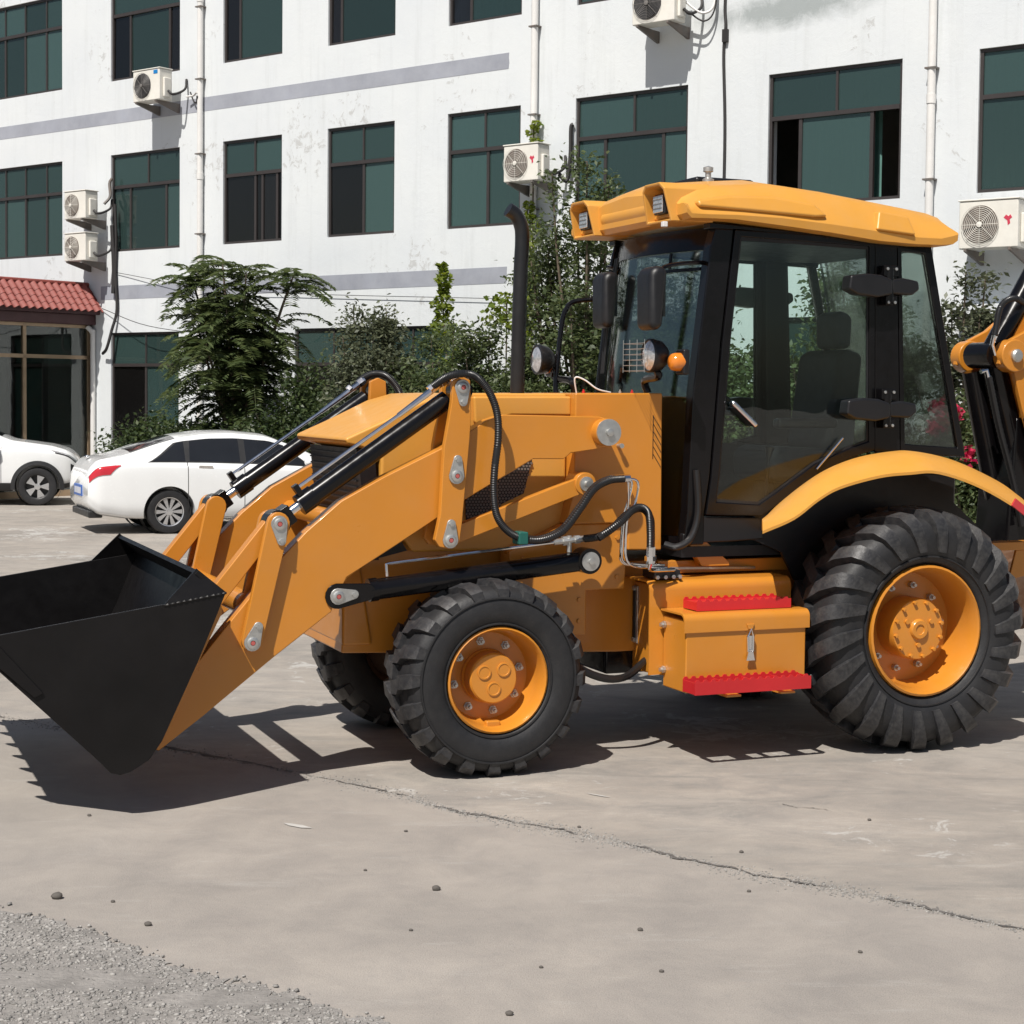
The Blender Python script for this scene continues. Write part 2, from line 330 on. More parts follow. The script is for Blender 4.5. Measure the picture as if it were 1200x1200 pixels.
def arc(cx, cz, r, a0, a1, n):
    return [(cx + r*math.cos(R(a0+(a1-a0)*k/n)), cz + r*math.sin(R(a0+(a1-a0)*k/n))) for k in range(n+1)]
def circle(cx, cz, r, n=20): return arc(cx, cz, r, 0, 360, n)[:-1]

# ------------------------------------------------------------------ ground
g = MB(); g.add([(-300,-200,0),(300,-200,0),(300,500,0),(-300,500,0)], [(0,1,2,3)])
yard = g.build('concrete_yard', 'concrete'); tag(yard, 'dusty sunlit concrete yard under the backhoe loader', 'ground', kind='structure')

def jag_strip(pts, wid, n, seed, z):
    rr = random.Random(seed); P = catmull([(x, y, 0) for x, y in pts], n); L = []; Rr = []
    off = 0
    for i, p in enumerate(P):
        d = (P[min(i+1, len(P)-1)] - P[max(i-1, 0)]).normalized(); nn = Vector((-d.y, d.x, 0)); off = 0.8*off + rr.uniform(-.012, .012)
        q = p + nn*off; k_ = max(0, .45 + .75*math.sin(i*.13+seed) * math.sin(i*.047) + rr.uniform(-.25, .35)); L.append((q + nn*wid*k_*rr.uniform(.1, 1), z)); Rr.append((q - nn*wid*k_*rr.uniform(.1, 1), z))
    vs = [(a.x, a.y, zz) for a, zz in L] + [(a.x, a.y, zz) for a, zz in Rr]; k = len(L)
    return vs, [(i, i+1, k+i+1, k+i) for i in range(k-1)], P
CR = [(-3.4,10.6),(-2.2,9.75),(-0.77,8.68),(-0.27,8.16),(0.18,7.85),(0.55,7.54),(1.09,7.07),(1.47,6.81),(1.94,6.39),(3.0,5.6),(5.0,4.0)]
vs, fs, CP = jag_strip(CR, .022, 34, 3, .004)
c = MB(); c.add(vs, fs); c.build('crack', 'crack_dirt', yard)
for k, pl in enumerate([[(1.35,8.35),(1.5,8.27),(1.72,8.14)]]):
    vs, fs, _ = jag_strip(pl, .008, 14, 20+k, .004); c = MB(); c.add(vs, fs); c.build('crack', 'crack_dirt', yard)
# crumbs along the joint
cr = MB()
for i in range(5200):
    p = random.choice(CP); s_ = abs(random.gauss(0, .05)); a = random.uniform(0, 6.28); r = random.uniform(.0015, .0055)
    k_ = .012 + .035*abs(math.sin(p.x*3.1+1.0))
    if p.y > 4.5: cr.ico((p.x + random.gauss(0, k_*1.3), p.y + random.gauss(0, k_), r*.3), r, 1, (1, random.uniform(.6, 1), .7), .25)
o = cr.build('crumbs', 'gravel', smooth=0); tag(o, 'crumbs of broken concrete scattered along the joint in the yard', 'crumbs', kind='stuff')
# pale scuffs
sf = MB()
for (x, y, a, ln, wd) in [(-.98,7.83,-35,.17,.034),(.45,8.5,-38,.16,.014)]:
    ca, sa = math.cos(R(a)), math.sin(R(a)); pl = [(-ln/2, 0), (-ln*.2, -wd*.6), (ln*.25, -wd*.5), (ln/2, wd*.3), (ln*.1, wd*.7), (-ln*.3, wd*.4)]; sf.add([(x+u*ca-v*sa, y+u*sa+v*ca, .004) for u, v in pl], [tuple(range(6))])
sf.build('scuff', 'chalk', yard)
# eroded gravelly patch in the foreground
edge = [(-6,8.8),(-4.2,7.9),(-3.0,7.2),(-2.4,6.75),(-1.95,6.49),(-1.69,6.37),(-1.29,5.99),(-1.07,5.81),(-.81,5.65),(-.45,5.39),(-.1,5.1),(.3,4.7),(.6,4.1),(.8,3.2),(.6,2.4)]
ed = catmull([(x, y, 0) for x, y in edge], 11); ed = [(p.x + random.uniform(-.045,.045), p.y + random.uniform(-.045,.045)) for p in ed]
gp = MB(); gp.add([(x, y, .004) for x, y in ed] + [(-6, 2.4, .004)], [tuple(range(len(ed)+1))])
gp.build('worn_patch', 'rough_concrete', yard)
EX = np.array([p[0] for p in ed]); EY = np.array([p[1] for p in ed])
def inside(x, y): return 2.6 < y < np.interp(x, EX[np.argsort(EX)], EY[np.argsort(EX)])
gv = MB(); tmpl = MB().ico((0,0,0), 1, 1); tv = np.array(tmpl.v); tf = tmpl.f; cnt = 0
VV = []; FF = []; base = 0
smooth_spots = [(-1.5,5.72,.33,.10),(-.95,5.55,.24,.07),(-2.2,6.1,.3,.12),(-.6,5.1,.25,.1)]
while cnt < 17000:
    x = random.uniform(-2.6, .5); y = random.uniform(4.7, 6.9)
    if not inside(x + random.gauss(0, .018), y + random.gauss(0, .018)): continue
    if any(((x-a)/p)**2 + ((y-b)/q)**2 < 1 for a, b, p, q in smooth_spots) and random.random() < .93: continue
    r = random.choice([.0025, .003, .0035, .004, .005, .006, .0085]) * random.uniform(.8, 1.25); th = random.uniform(0, 6.28)
    sq = tv * np.array([r*random.uniform(.8, 1.5), r*random.uniform(.7, 1.1), r*random.uniform(.4, .75)]) * (1 + rng.uniform(-.38, .38, tv.shape))
    ca, sa = math.cos(th), math.sin(th); q = np.stack([sq[:,0]*ca - sq[:,1]*sa + x, sq[:,0]*sa + sq[:,1]*ca + y, sq[:,2] + .004 + r*.15], 1)
    VV.append(q); FF += [tuple(i + base for i in f) for f in tf]; base += len(tv); cnt += 1
gv.v = [tuple(p) for p in np.concatenate(VV)]; gv.f = FF
o = gv.build('gravel', 'gravel', smooth=0); tag(o, 'loose grey gravel on the eroded patch of the yard', 'gravel', kind='stuff')
for k, (x, y, r) in enumerate([(-1.78,6.66,.021),(-.29,6.83,.016),(-.47,7.75,.008),(-1.98,7.98,.009),(-1.55,6.62,.008),(-.36,6.3,.007),(.5,6.33,.010),(.54,5.87,.008),(.01,5.44,.012),(1.03,7.45,.009),(1.28,6.1,.008),(.33,7.86,.008),(.12,5.9,.007),(-1.35,6.33,.013),(1.72,8.05,.009),(.98,6.85,.008),(-.6,7.1,.007)]):
    p = MB().ico((0,0,r*.55), r, 2, (1.15, .9, .75), .12).build('pebble', 'stone_dark', loc=(x, y, 0)); tag(p, {0: 'largest dark pebble lying on the concrete beside the gravel edge', 1: 'lone dark pebble in the middle of the bare foreground concrete'}.get(k, 'tiny dark pebble lying loose on the bare concrete'), 'pebble', 'stray pebbles on the concrete')
# ------------------------------------------------------------------ office building (local x along the facade, y into the building)
BO = Vector((-7.763, 33.0, 0)); BA = -38.0
def bw(x, y, z=0.0):
    a = R(BA); return (BO.x + x*math.cos(a) - y*math.sin(a), BO.y + x*math.sin(a) + y*math.cos(a), z)
BL = empty('office_building', tuple(BO), BA)
tag(BL, 'white rendered three storey office block with green glass windows and grey bands', 'building')
COLS = [(-7.0,-4.95), (-4.05,-1.49), (0.0,1.98), (3.15,4.66), (5.77,7.31), (8.46,9.95), (11.01,13.02), (14.35,16.37), (17.44,19.5), (21.0,23.0), (24.4,26.4)]
OPEN = []
for i, (a, b) in enumerate(COLS):
    OPEN += [(a, b, 4.70, 6.55), (a, b, 7.95, 9.80)]
OPEN += [(0.0,1.96,0.95,3.15), (5.0,8.62,0.95,3.15), (11.01,13.02,0.95,3.15), (14.35,16.37,0.95,3.15), (17.44,19.5,0.95,3.15), (21.0,23.0,0.95,3.15), (-3.6,-1.6,0.0,2.6)]
def wall(name, x0, x1, z0, z1, th, ops, parent, m):
    xs = sorted({x0, x1} | {v for o in ops for v in o[:2]}); zs = sorted({z0, z1} | {v for o in ops for v in o[2:]})
    mb = MB(); solid = {}
    for i in range(len(xs)-1):
        for j in range(len(zs)-1):
            cx = (xs[i]+xs[i+1])/2; cz = (zs[j]+zs[j+1])/2
            solid[i, j] = not any(o[0] < cx < o[1] and o[2] < cz < o[3] for o in ops)
    idx = {}
    def V(i, j, y):
        if (i, j, y) not in idx: idx[i, j, y] = len(mb.v); mb.v.append((xs[i], y, zs[j]))
        return idx[i, j, y]
    for (i, j), sflag in solid.items():
        if not sflag: continue
        mb.f += [(V(i,j,0), V(i+1,j,0), V(i+1,j+1,0), V(i,j+1,0)), (V(i,j,th), V(i,j+1,th), V(i+1,j+1,th), V(i+1,j,th))]
        for (di, dj, a, b) in ((-1,0,(i,j),(i,j+1)), (1,0,(i+1,j),(i+1,j+1)), (0,-1,(i,j),(i+1,j)), (0,1,(i,j+1),(i+1,j+1))):
            if not solid.get((i+di, j+dj), False): mb.f.append((V(*a,0), V(*b,0), V(*b,th), V(*a,th)))
    return mb.build(name, m, parent, smooth=20)
wall('wall', -11.0, 29.0, 0.0, 10.6, 0.26, OPEN, BL, 'white_wall')
mb = MB(); mb.box(-11.0, 29.0, 9.0, 9.3, 0, 10.6); mb.box(-11.0, -10.74, .262, 8.998, 0, 10.6); mb.box(28.74, 29.0, .262, 8.998, 0, 10.6); mb.build('wall', 'white_wall', BL)
MB().box(-10.7, 28.7, .27, 8.99, 10.0, 10.2).build('roof', 'interior_dark', BL)
mb = MB(); mb.box(-10.7, 28.7, 2.6, 2.7, 0, 9.95)
for z in (.15, 3.38, 6.78): mb.box(-10.7, 28.7, .28, 2.59, z-.12, z)
mb.build('interior', 'interior_dark', BL)
for z0, z1, xa, xb, sd_ in ((7.14, 7.39, -11.0, 9.71, 1), (3.79, 4.05, -.30, 9.71, 2)):
    p = [(xa, z0), (xb-.01, z0), (xb+.004, z0+.09), (xb-.006, z0+.17), (xb, z1), (xa, z1)]
    MB().prism(p, -.004, .02).build('painted_band', 'band_grey', BL)
def window(x0, x1, z0, z1, up, lo, kinds_u, kinds_l, curtain=None, tz=None):
    tz = tz if tz is not None else z1 - .62
    f = MB(); y0, y1 = .035, .095; t = .045
    f.box(x0+.002, x0+t, y0, y1, z0+.002, z1-.002); f.box(x1-t, x1-.002, y0, y1, z0+.002, z1-.002)
    f.box(x0+t, x1-t, y0, y1, z0+.002, z0+t); f.box(x0+t, x1-t, y0, y1, z1-t, z1-.002); f.box(x0+t, x1-t, y0-.01, y1, tz-.03, tz+.03)
    for x in up: f.box(x-.018, x+.018, y0+.005, y1, tz+.03, z1-t)
    for x in lo: f.box(x-.026, x+.026, y0+.005, y1, z0+t, tz-.03)
    wob = f.build('window', 'window_frame', BL, smooth=20)
    for row, (ml, zz0, zz1, kinds) in enumerate(((up, tz+.03, z1-t, kinds_u), (lo, z0+t, tz-.03, kinds_l))):
        e = [x0+t] + list(ml) + [x1-t]
        for k in range(len(e)-1):
            kd = kinds[k % len(kinds)]
            if kd == 'o': continue
            a = e[k] + (.018 if k else 0); b = e[k+1] - (.018 if k < len(e)-2 else 0); cx, cz = (a+b)/2, (zz0+zz1)/2
            o = MB().box(a-cx, b-cx, -.004, .004, zz0-cz, zz1-cz).build('pane', {'t': 'pane_teal', 'd': 'pane_dark'}[kd], wob, smooth=20)
            o.location = (cx, .066, cz); o.rotation_euler = (R(random.uniform(-.5, .5)), 0, R(random.uniform(-.5, .5)))
    if curtain:
        a, b, m = curtain; path = []; k = int((b-a)/.035)
        cv = [(a + (b-a)*i/k, .42 + .028*math.sin(i*1.3) + .012*math.sin(i*.37)) for i in range(k+1)]
        c_ = MB(); c_.add([(x, y, z0+.05) for x, y in cv] + [(x, y, z1-.06) for x, y in cv], [(i, i+1, k+2+i, k+1+i) for i in range(k)]); c_.build('curtain', m, wob)
SP = {0: ([-6.3,-5.6], [-6.3,-5.6], 't', 't'), 1: ([-3.39,-2.73,-2.04], [-3.39,-2.73,-2.04], 't', 't'), 2: ([1.05], [.53,1.56], 't', 't'), 3: ([3.94], [3.95,4.13,4.50], 't', 'dddd'), 4: ([6.57], [6.58], 't', 'dt'),
      5: ([9.21], [9.27], 't', 't'), 6: ([12.06], [11.54,12.58], 't', 't'), 7: ([15.39], [14.84,15.92], 't', 'oto'), 8: ([18.9], [18.9], 't', 't'), 9: ([22], [21.6,22.4], 't', 't'), 10: ([25.4], [25,25.8], 't', 't')}
CUR = {1: 'curtain_teal', 2: 'curtain', 4: 'curtain_teal', 5: 'curtain_teal', 6: 'curtain_teal', 8: 'curtain_teal', 3: 'curtain', 7: 'curtain_teal'}
for i, (a, b) in enumerate(COLS):
    u, lo, ku, kl = SP[i]
    cu = (a+.05, b-.05, CUR[i]) if i in CUR else None
    if i == 7: cu = (14.88, 15.9, 'curtain_teal')
    if i == 3: cu = (4.15, 4.6, 'curtain')
    window(a, b, 4.70, 6.55, u, lo, ku, kl, cu)
    lo3 = {2: [.53, 1.65], 3: [3.55], 4: [6.05], 5: [8.9]}.get(i, lo); kl3 = {2: 'dtd', 3: 'dt', 4: 'dt', 5: 'dt'}.get(i, 't')
    window(a, b, 7.95, 9.80, [] if i == 2 else u, lo3, 't', kl3, (a+.05, b-.05, 'curtain_teal') if i != 7 else None)
for (a, b, z0, z1) in OPEN[-7:-1]:
    n_ = 4 if b-a > 3 else 2
    window(a, b, z0, z1, [a+(b-a)*k/n_ for k in range(1, n_)], [a+(b-a)*k/n_ for k in range(1, n_)], 't', 'dt', None)
# drainpipes with brackets
for x, zt, zb in ((2.62, 10.5, .1), (10.265, 10.5, .1), (16.82, 10.5, .1)):
    p = MB().cyl((x, -.075, zb), (x, -.075, zt), .055, 14)
    for z in (5.9, 9.1, 2.6): p.cyl((x, -.075, z), (x, -.075, z+.12), .064, 14)
    po = p.build('drainpipe', 'pipe_white', BL)
    for z in (4.9, 6.35, 7.7, 9.0): MB().box(x-.075, x+.075, -.14, -.002, z, z+.022).build('pipe_clip', 'bracket_grey', po)
p = MB().tube(catmull([(-.47,-.06,.1),(-.47,-.06,2.9),(-.47,-.07,3.15),(-.56,-.12,3.27)], 6), .05, 12); p.build('drainpipe', 'pipe_white', BL)
def cable(pts, r, n=6, name='cable', m='cable'): return MB().tube(catmull(pts, n), r, 6).build(name, m, BL)
cable([(13.64,-.02,9.9),(13.66,-.02,8.4),(13.63,-.02,7.6),(13.65,-.025,7.3),(13.62,-.02,6.9),(13.66,-.02,5.8),(13.65,-.02,4.2)], .022)
MB().box(13.61, 13.69, -.06, -.002, 7.08, 7.26).build('junction_box', 'cable', BL)
cable([(.20,-.06,5.6),(.22,-.05,4.9),(.2,-.06,4.3),(.24,-.05,3.6),(.15,-.1,3.2),(.06,-.15,2.85),(-.12,-.1,2.75)], .03)
cable([(.12,-.06,5.2),(.16,-.05,4.4),(.14,-.05,3.9)], .05)
cable([(2.38,-.1,7.5),(2.45,-.08,7.33),(2.55,-.1,7.3),(2.62,-.15,7.4)], .014)
cable([(2.3,-.12,7.42),(2.45,-.09,7.43),(2.6,-.14,7.47)], .018, m='pipe_white')
cable([(-.2,-.05,3.62),(1.4,-.25,3.25),(3.2,-.06,3.05),(5.2,-.06,2.9)], .007)
cable([(.2,-.03,4.3),(2.6,-.1,3.95),(5.2,-.05,3.75),(9.5,-.05,3.55)], .006)
cable([(13.1,-.3,7.7),(13.35,-.2,7.5),(13.5,-.1,7.62),(13.45,-.05,8.1),(13.4,-.03,9.0)], .02, m='pipe_white')
cable([(13.15,-.3,7.55),(13.4,-.2,7.38),(13.52,-.1,7.6),(13.50,-.05,8.3)], .014)
cable([(10.85,-.2,5.4),(10.95,-.12,5.3),(10.98,-.08,5.7),(10.97,-.06,6.1),(11.0,-.04,6.15)], .035)
cable([(.05,-.2,5.6),(.1,-.1,5.75),(.06,-.08,6.0),(.1,-.05,6.1)], .03, m='bracket_grey')
# ledge below the big condenser
MB().box(17.30, 18.9, -.28, -.002, 3.12, 3.25).build('ledge', 'white_wall', BL, bevel=.01)
MB().box(17.42, 18.6, -.5, -.002, 2.98, 3.11).build('ledge', 'window_frame', BL)

# ------------------------------------------------------------------ air conditioner condensers
def condenser(x, z, w_, h_, fan, badge, label, dep=.30, yf=-.56):
    t = empty('air_conditioner', bw(x, yf, z), BA); tag(t, label, 'air conditioner', 'condensers hung on the white facade')
    MB().box(0, w_, 0, dep, 0, h_).build('casing', 'white_plastic', t, bevel=.018)
    MB().box(-.012, w_+.012, -.012, dep+.012, h_+.001, h_+.022).build('top_cover', 'white_plastic', t, bevel=.008)
    cx, cz, r = w_*.37, h_*.5, h_*.40
    MB().lathe([(0, -.001), (r, -.001), (r, -.006), (0, -.006)], (cx, 0, cz), (0, 1, 0), 32).build('fan_recess', 'fan_dark' if fan == 'fan_dark' else 'fan_brown', t)
    b = MB()
    for k in range(3):
        a0 = k*2*math.pi/3 + .5; L = []
        for j in range(6):
            a = a0 + j*.16; L.append((cx + r*.92*math.cos(a), -.010 - .004*j, cz + r*.92*math.sin(a)))
        b.add([(cx+.02*math.cos(a0), -.010, cz+.02*math.sin(a0))] + L + [(cx+.03*math.cos(a0+1), -.02, cz+.03*math.sin(a0+1))], [tuple(range(8))])
    b.build('fan_blade', fan, t)
    gd = MB(); nr = 9 if w_ > .7 else 6
    for k in range(1, nr+1):
        rr = r*(.16 + .86*k/nr); gd.tube([(cx+rr*math.cos(a), -.034, cz+rr*math.sin(a)) for a in [2*math.pi*i/32 for i in range(33)]], .0035, 4, False)
    for k in range(8):
        a = k*math.pi/4; gd.tube([(cx, -.036, cz), (cx+r*1.02*math.cos(a), -.030, cz+r*1.02*math.sin(a))], .0035, 4)
    gd.build('fan_guard', 'grille_grey' if fan == 'fan_dark' else 'white_plastic', t)
    MB().lathe([(0, -.052), (r*.15, -.048), (r*.16, -.03)], (cx, 0, cz), (0, 1, 0), 16).build('fan_hub', 'white_plastic' if fan != 'fan_dark' else 'grille_grey', t)
    if badge == 'blue': MB().box(w_*.78, w_*.93, -.005, .01, h_*.84, h_*.96).build('badge', 'logo_blue', t)
    if badge == 'red':
        bd = MB(); bd.prism([(w_*.76,h_*.62),(w_*.80,h_*.68),(w_*.84,h_*.64),(w_*.87,h_*.68),(w_*.90,h_*.62),(w_*.86,h_*.58),(w_*.87,h_*.50),(w_*.83,h_*.46),(w_*.82,h_*.56)], -.004, .004); bd.build('badge', 'logo_red', t)
    MB().box(w_+.001, w_+.05, dep*.25, dep*.8, h_*.1, h_*.72).build('valve_cover', 'white_plastic', t, bevel=.015)
    MB().tube(catmull([(w_+.06, dep*.5, h_*.3), (w_+.14, dep*.7, h_*.18), (w_+.16, dep+.16, h_*.4), (w_+.12, dep+.235, h_*.75)], 6), .022, 8).build('refrigerant_pipe', 'cable', t)
    for xx in (.08, w_-.12):
        MB().prismx([(-.02, -.002), (-yf-.004, -.002), (-yf-.004, -.17), (-yf-.04, -.17), (-.02, -.03)], xx, xx+.035).build('bracket', 'bracket_grey', t)
    return t
condenser(1.33, 7.34, .74, .56, 'fan_dark', 'blue', 'white condenser with blue badge and dark fan hung under the left upper window')
condenser(-.70, 5.31, .64, .52, 'fan_brown', '', 'small white condenser hung above another one beside the tiled porch, upper of the two')
condenser(-.70, 4.51, .64, .52, 'fan_brown', '', 'small white condenser hung just above the red tiled porch, lower of the two')
condenser(10.06, 5.28, .66, .55, 'fan_brown', 'red', 'white condenser beside the vine covered drainpipe above the shrubs')
condenser(12.40, 7.37, .72, .58, 'fan_dark', '', 'white condenser high on the facade beside the hanging black cable')
condenser(17.45, 3.93, .78, .60, 'fan_brown', 'red', 'large white condenser with red sticker above the narrow ledge')

# ------------------------------------------------------------------ tiled entrance porch
PO = empty('entrance_porch', bw(-.6, 0, 0), BA); tag(PO, 'glazed entrance porch with red clay tile roof and maroon fascia', 'porch')
# local: x<0 is into the porch, y<0 is away from the facade
YE = -3.4; XE = -3.9
f = MB()
for y in (-.06, -1.56, -2.9): f.box(-.04, .03, y-.035, y+.035, 0, 3.30)
f.box(-.04, .03, -3.3, -.03, 2.64, 2.71) ; f.box(-.04, .03, -3.3, -.03, 3.24, 3.30); f.box(-.04, .03, -3.3, -.03, .0, .12)
fr_ = f.build('frame', 'porch_frame', PO)
for (y0, y1) in ((-1.52, -.10), (-2.86, -1.60), (-3.3, -2.94)):
    for (z0, z1) in ((.12, 2.64), (2.71, 3.24)): MB().box(-.012, -.004, y0, y1, z0, z1).build('pane', 'pane_clear', fr_)
MB().box(-.55, -.35, -.75, -.02, 0, 3.3).build('column', 'white_wall', PO)
MB().box(XE, -.3, YE+.1, YE+.25, 0, 3.3).build('wall', 'interior_dark', PO); MB().box(XE, XE+.1, YE+.25, -.02, 0, 3.3).build('wall', 'white_wall', PO)
MB().box(-2.2, -1.9, -3.0, -.8, 0, 2.4).build('inner_door', 'interior_dark', PO)
for k in range(3): MB().box(-.62, -.60, -2.4+.35*k, -2.2+.35*k, .5, 3.1).build('curtain', 'curtain', PO)
fa = MB(); fa.box(.06, .15, YE, -.002, 3.31, 3.50); fa.box(.20, .28, YE-.1, -.002, 3.501, 3.62); fa.box(XE, .06, YE, -.002, 3.305, 3.36); fa.box(XE, .06, YE-.08, YE, 3.31, 3.6); fa.build('fascia', 'fascia', PO, bevel=.008)
MB().box(XE, -.08, YE, -.002, 3.62, 4.06).build('roof_core', 'fascia', PO)
MB().prism([(-.08,4.06),(.30,3.63),(.30,3.625),(-.08,3.625)], YE-.1, -.004).build('roof_deck', 'fascia', PO)
mat('clay_tile', (.21, .042, .032), .6, var=.25, vscale=4, bump=.1, dust=.15, dustcol=(.30,.13,.10))
tl = MB(); n_ = 8; sl = .17; wv = []
for j in (0, 1):
    for k in range(n_+1):
        a = k/n_; zz = .030*math.sin(a*math.pi*2 - .6) + .012; wv.append((j*(sl+.04), -.085+.17*a, zz))
tl.add(wv + [(x, y, z-.014) for x, y, z in wv], [(k, k+1, n_+2+k, n_+1+k) for k in range(n_)] + [(2*(n_+1)+k, 3*(n_+1)+k, 3*(n_+1)+k+1, 2*(n_+1)+k+1) for k in range(n_)] + [(k, 2*(n_+1)+k, 2*(n_+1)+k+1, k+1) for k in range(n_)] + [(n_+1+k, n_+2+k, 3*(n_+1)+k+1, 3*(n_+1)+k) for k in range(n_)])
tme = tl.mesh('tile', 'clay_tile'); ang = math.atan2(.43, .38); L = math.hypot(.43, .38)
for rrow in range(4):
    d = L - (rrow+1)*(L/3.6)+.10
    for k in range(20):
        y = -.10 - k*.168
        inst('tile', tme, PO, (-.08 + .38*(d/L), y, 4.06 - .43*(d/L) + .035), (0, ang + R(-4), 0))
rc = MB().tube([(-.10, YE, 4.09), (-.10, -.004, 4.09)], .05, 10); rc.build('ridge_cap', 'clay_tile', PO)
# ------------------------------------------------------------------ plants
def leaf_obj(name, pos, size, m, parent, up=0.4, aspect=.5, dirs=None):
    N = len(pos); pos = np.asarray(pos, float)
    d = rng.normal(size=(N, 3)); d[:, 2] *= .6
    if dirs is not None: d = d*.45 + dirs
    d /= np.linalg.norm(d, axis=1)[:, None]
    nrm = rng.normal(size=(N, 3)); nrm[:, 2] = np.abs(nrm[:, 2]) + up; s_ = np.cross(d, nrm); s_ /= np.linalg.norm(s_, axis=1)[:, None] + 1e-9
    nn = np.cross(s_, d); sz = size * rng.uniform(.65, 1.35, (N, 1))
    a = pos - d*sz*.5; b = pos + s_*sz*aspect*.5 + nn*sz*.08; c = pos + d*sz*.5; e = pos - s_*sz*aspect*.5 + nn*sz*.08
    V = np.stack([a, b, c, e], 1).reshape(-1, 3)
    me = bpy.data.meshes.new(name); me.vertices.add(4*N); me.vertices.foreach_set('co', V.ravel())
    me.loops.add(4*N); me.loops.foreach_set('vertex_index', np.arange(4*N, dtype=np.int32)); me.polygons.add(N)
    me.polygons.foreach_set('loop_start', np.arange(0, 4*N, 4, dtype=np.int32)); me.polygons.foreach_set('loop_total', np.full(N, 4, dtype=np.int32))
    me.update(); me.validate(); me.materials.append(MATS[m])
    o = bpy.data.objects.new(name, me); COL.objects.link(o); o.parent = parent; return o
def bush(name, label, cat, loc, rx, ry, h, nleaf, size, m, stems=7, base=0.0, group=None, lean=(0, 0), seed=1, spread=.16, open_=0.0, twigs=5):
    rr = random.Random(seed); t = empty(name, loc, BA); tag(t, label, cat, group)
    nleaf = int(nleaf*3.0); st = MB(); tips = []
    for k in range(stems):
        a = rr.uniform(0, 6.28); q = math.sqrt(rr.random()); ex, ey = rx*q*math.cos(a), ry*q*math.sin(a); hz = h*(1-.38*q*q)*rr.uniform(.72, 1.0)
        P = catmull([(ex*.12, ey*.12, 0), (ex*.4+rr.uniform(-.06,.06), ey*.4, hz*.4), (ex*.8+lean[0]*.6, ey*.8+lean[1]*.6, hz*.75), (ex+lean[0], ey+lean[1], hz)], 5); n = len(P)
        st.tube(P, [.017*(1-.8*i/n)*max(1, h/3.2) + .003 for i in range(n)], 6)
        for j in range(twigs):
            i = rr.randrange(max(1, int(n*base*.6) + 2), n); p = P[i]; d = Vector((rr.gauss(0, 1), rr.gauss(0, 1), rr.gauss(.35, .6))).normalized()*rr.uniform(.15, .42)*max(rx, .5)*.7
            st.tube([p, p + d*.5 + Vector((0, 0, .02)), p + d], [.007, .005, .003], 4); tips.append((p, p + d))
        tips.append((P[-3], P[-1]))
    st.build('trunk', 'bark', t)
    T0 = np.array([list(a) for a, b in tips]); T1 = np.array([list(b) for a, b in tips]); i = rng.integers(0, len(tips), nleaf); u = rng.uniform(.15, 1.1, (nleaf, 1))
    pos = T0[i] + (T1[i]-T0[i])*u + rng.normal(size=(nleaf, 3))*spread*np.array([1, 1, .8])
    pos = pos[pos[:, 2] > base*h*.5 + .03]
    leaf_obj('crown', pos, size, m, t); return t
# pinnate tree of heaven
def frond_tree(loc, h, rad, nf, label, m):
    t = empty('ailanthus_tree', loc, BA); tag(t, label, 'tree'); rr = random.Random(4); st = MB(); orig = []
    for k in range(13):
        a = k*2.4; q = rr.uniform(.15, .75); e = Vector((rad*q*math.cos(a), rad*q*.8*math.sin(a), h*rr.uniform(.5, .95)*(1-.25*q)))
        P = catmull([(rr.uniform(-.1,.1), rr.uniform(-.1,.1), 0), (e.x*.25, e.y*.25, e.z*.45), (e.x*.7, e.y*.7, e.z*.8), e], 6); n = len(P)
        st.tube(P, [.045*(1-.75*i/n) for i in range(n)], 7)
        for i in range(int(n*.5), n): orig.append(P[i])
    st.build('trunk', 'bark', t); lp = []; ld = []; rc = MB()
    for k in range(nf):
        p = rr.choice(orig); a = rr.uniform(0, 6.28); L = rr.uniform(.6, 1.05); el = rr.uniform(-.1, .9); d = Vector((math.cos(a)*math.cos(el), math.sin(a)*math.cos(el), math.sin(el)))
        side = d.cross(Vector((0, 0, 1))).normalized(); pts = [p + d*L*u + Vector((0, 0, -1))*L*.55*u*u for u in (0, .25, .5, .75, 1)]
        rc.tube(pts, [.006, .005, .004, .003, .002], 3, False)
        for j in range(4, 25):
            u = j/25; c = p + d*L*u + Vector((0, 0, -1))*L*.55*u*u; ln = .17*(1-.45*abs(u-.4))
            for sg in (-1, 1):
                dd = (side*sg + d*.35 + Vector((0, 0, -.35))).normalized(); lp.append(c + dd*ln*.55); ld.append(dd)
    rc.build('leaf_stalks', 'leaf_mid', t)
    leaf_obj('crown', np.array([list(x) for x in lp]), .17, m, t, up=2.2, aspect=.26, dirs=np.array([list(x) for x in ld])*2.6)
    return t
frond_tree(bw(5.70, -2.0), 5.5, 1.55, 430, 'tree of heaven with long feathery drooping fronds in front of the white wall', 'leaf_mid')
bush('evergreen_hedge', 'dense dark clipped hedge behind the white sedan', 'hedge', bw(5.35, -2.4), 2.1, .7, 1.75, 11000, .085, 'leaf_dark', 34, 0, seed=3)
bush('evergreen_hedge', 'low dark bush beside the porch drainpipe', 'bush', bw(3.3, -1.2), .8, .45, 1.35, 3400, .08, 'leaf_dark', 14, 0, seed=8)
bush('evergreen_hedge', 'dark bushy thicket below the wide ground floor window', 'bush', bw(7.4, -1.7), 1.3, .7, 2.3, 9000, .08, 'leaf_dark', 22, 0, seed=5)
bush('upright_shrub', 'loose greyish shrub with a bare twiggy top against the lower grey band', 'shrub', bw(8.75, -2.2), .75, .6, 3.95, 5200, .075, 'leaf_grey', 15, .25, seed=6, spread=.12)
bush('upright_shrub', 'greyish leafy shrub beneath the tall creeper spire', 'shrub', bw(10.2, -2.0), 1.1, .7, 3.2, 7000, .075, 'leaf_mid', 18, .1, seed=9, spread=.13)
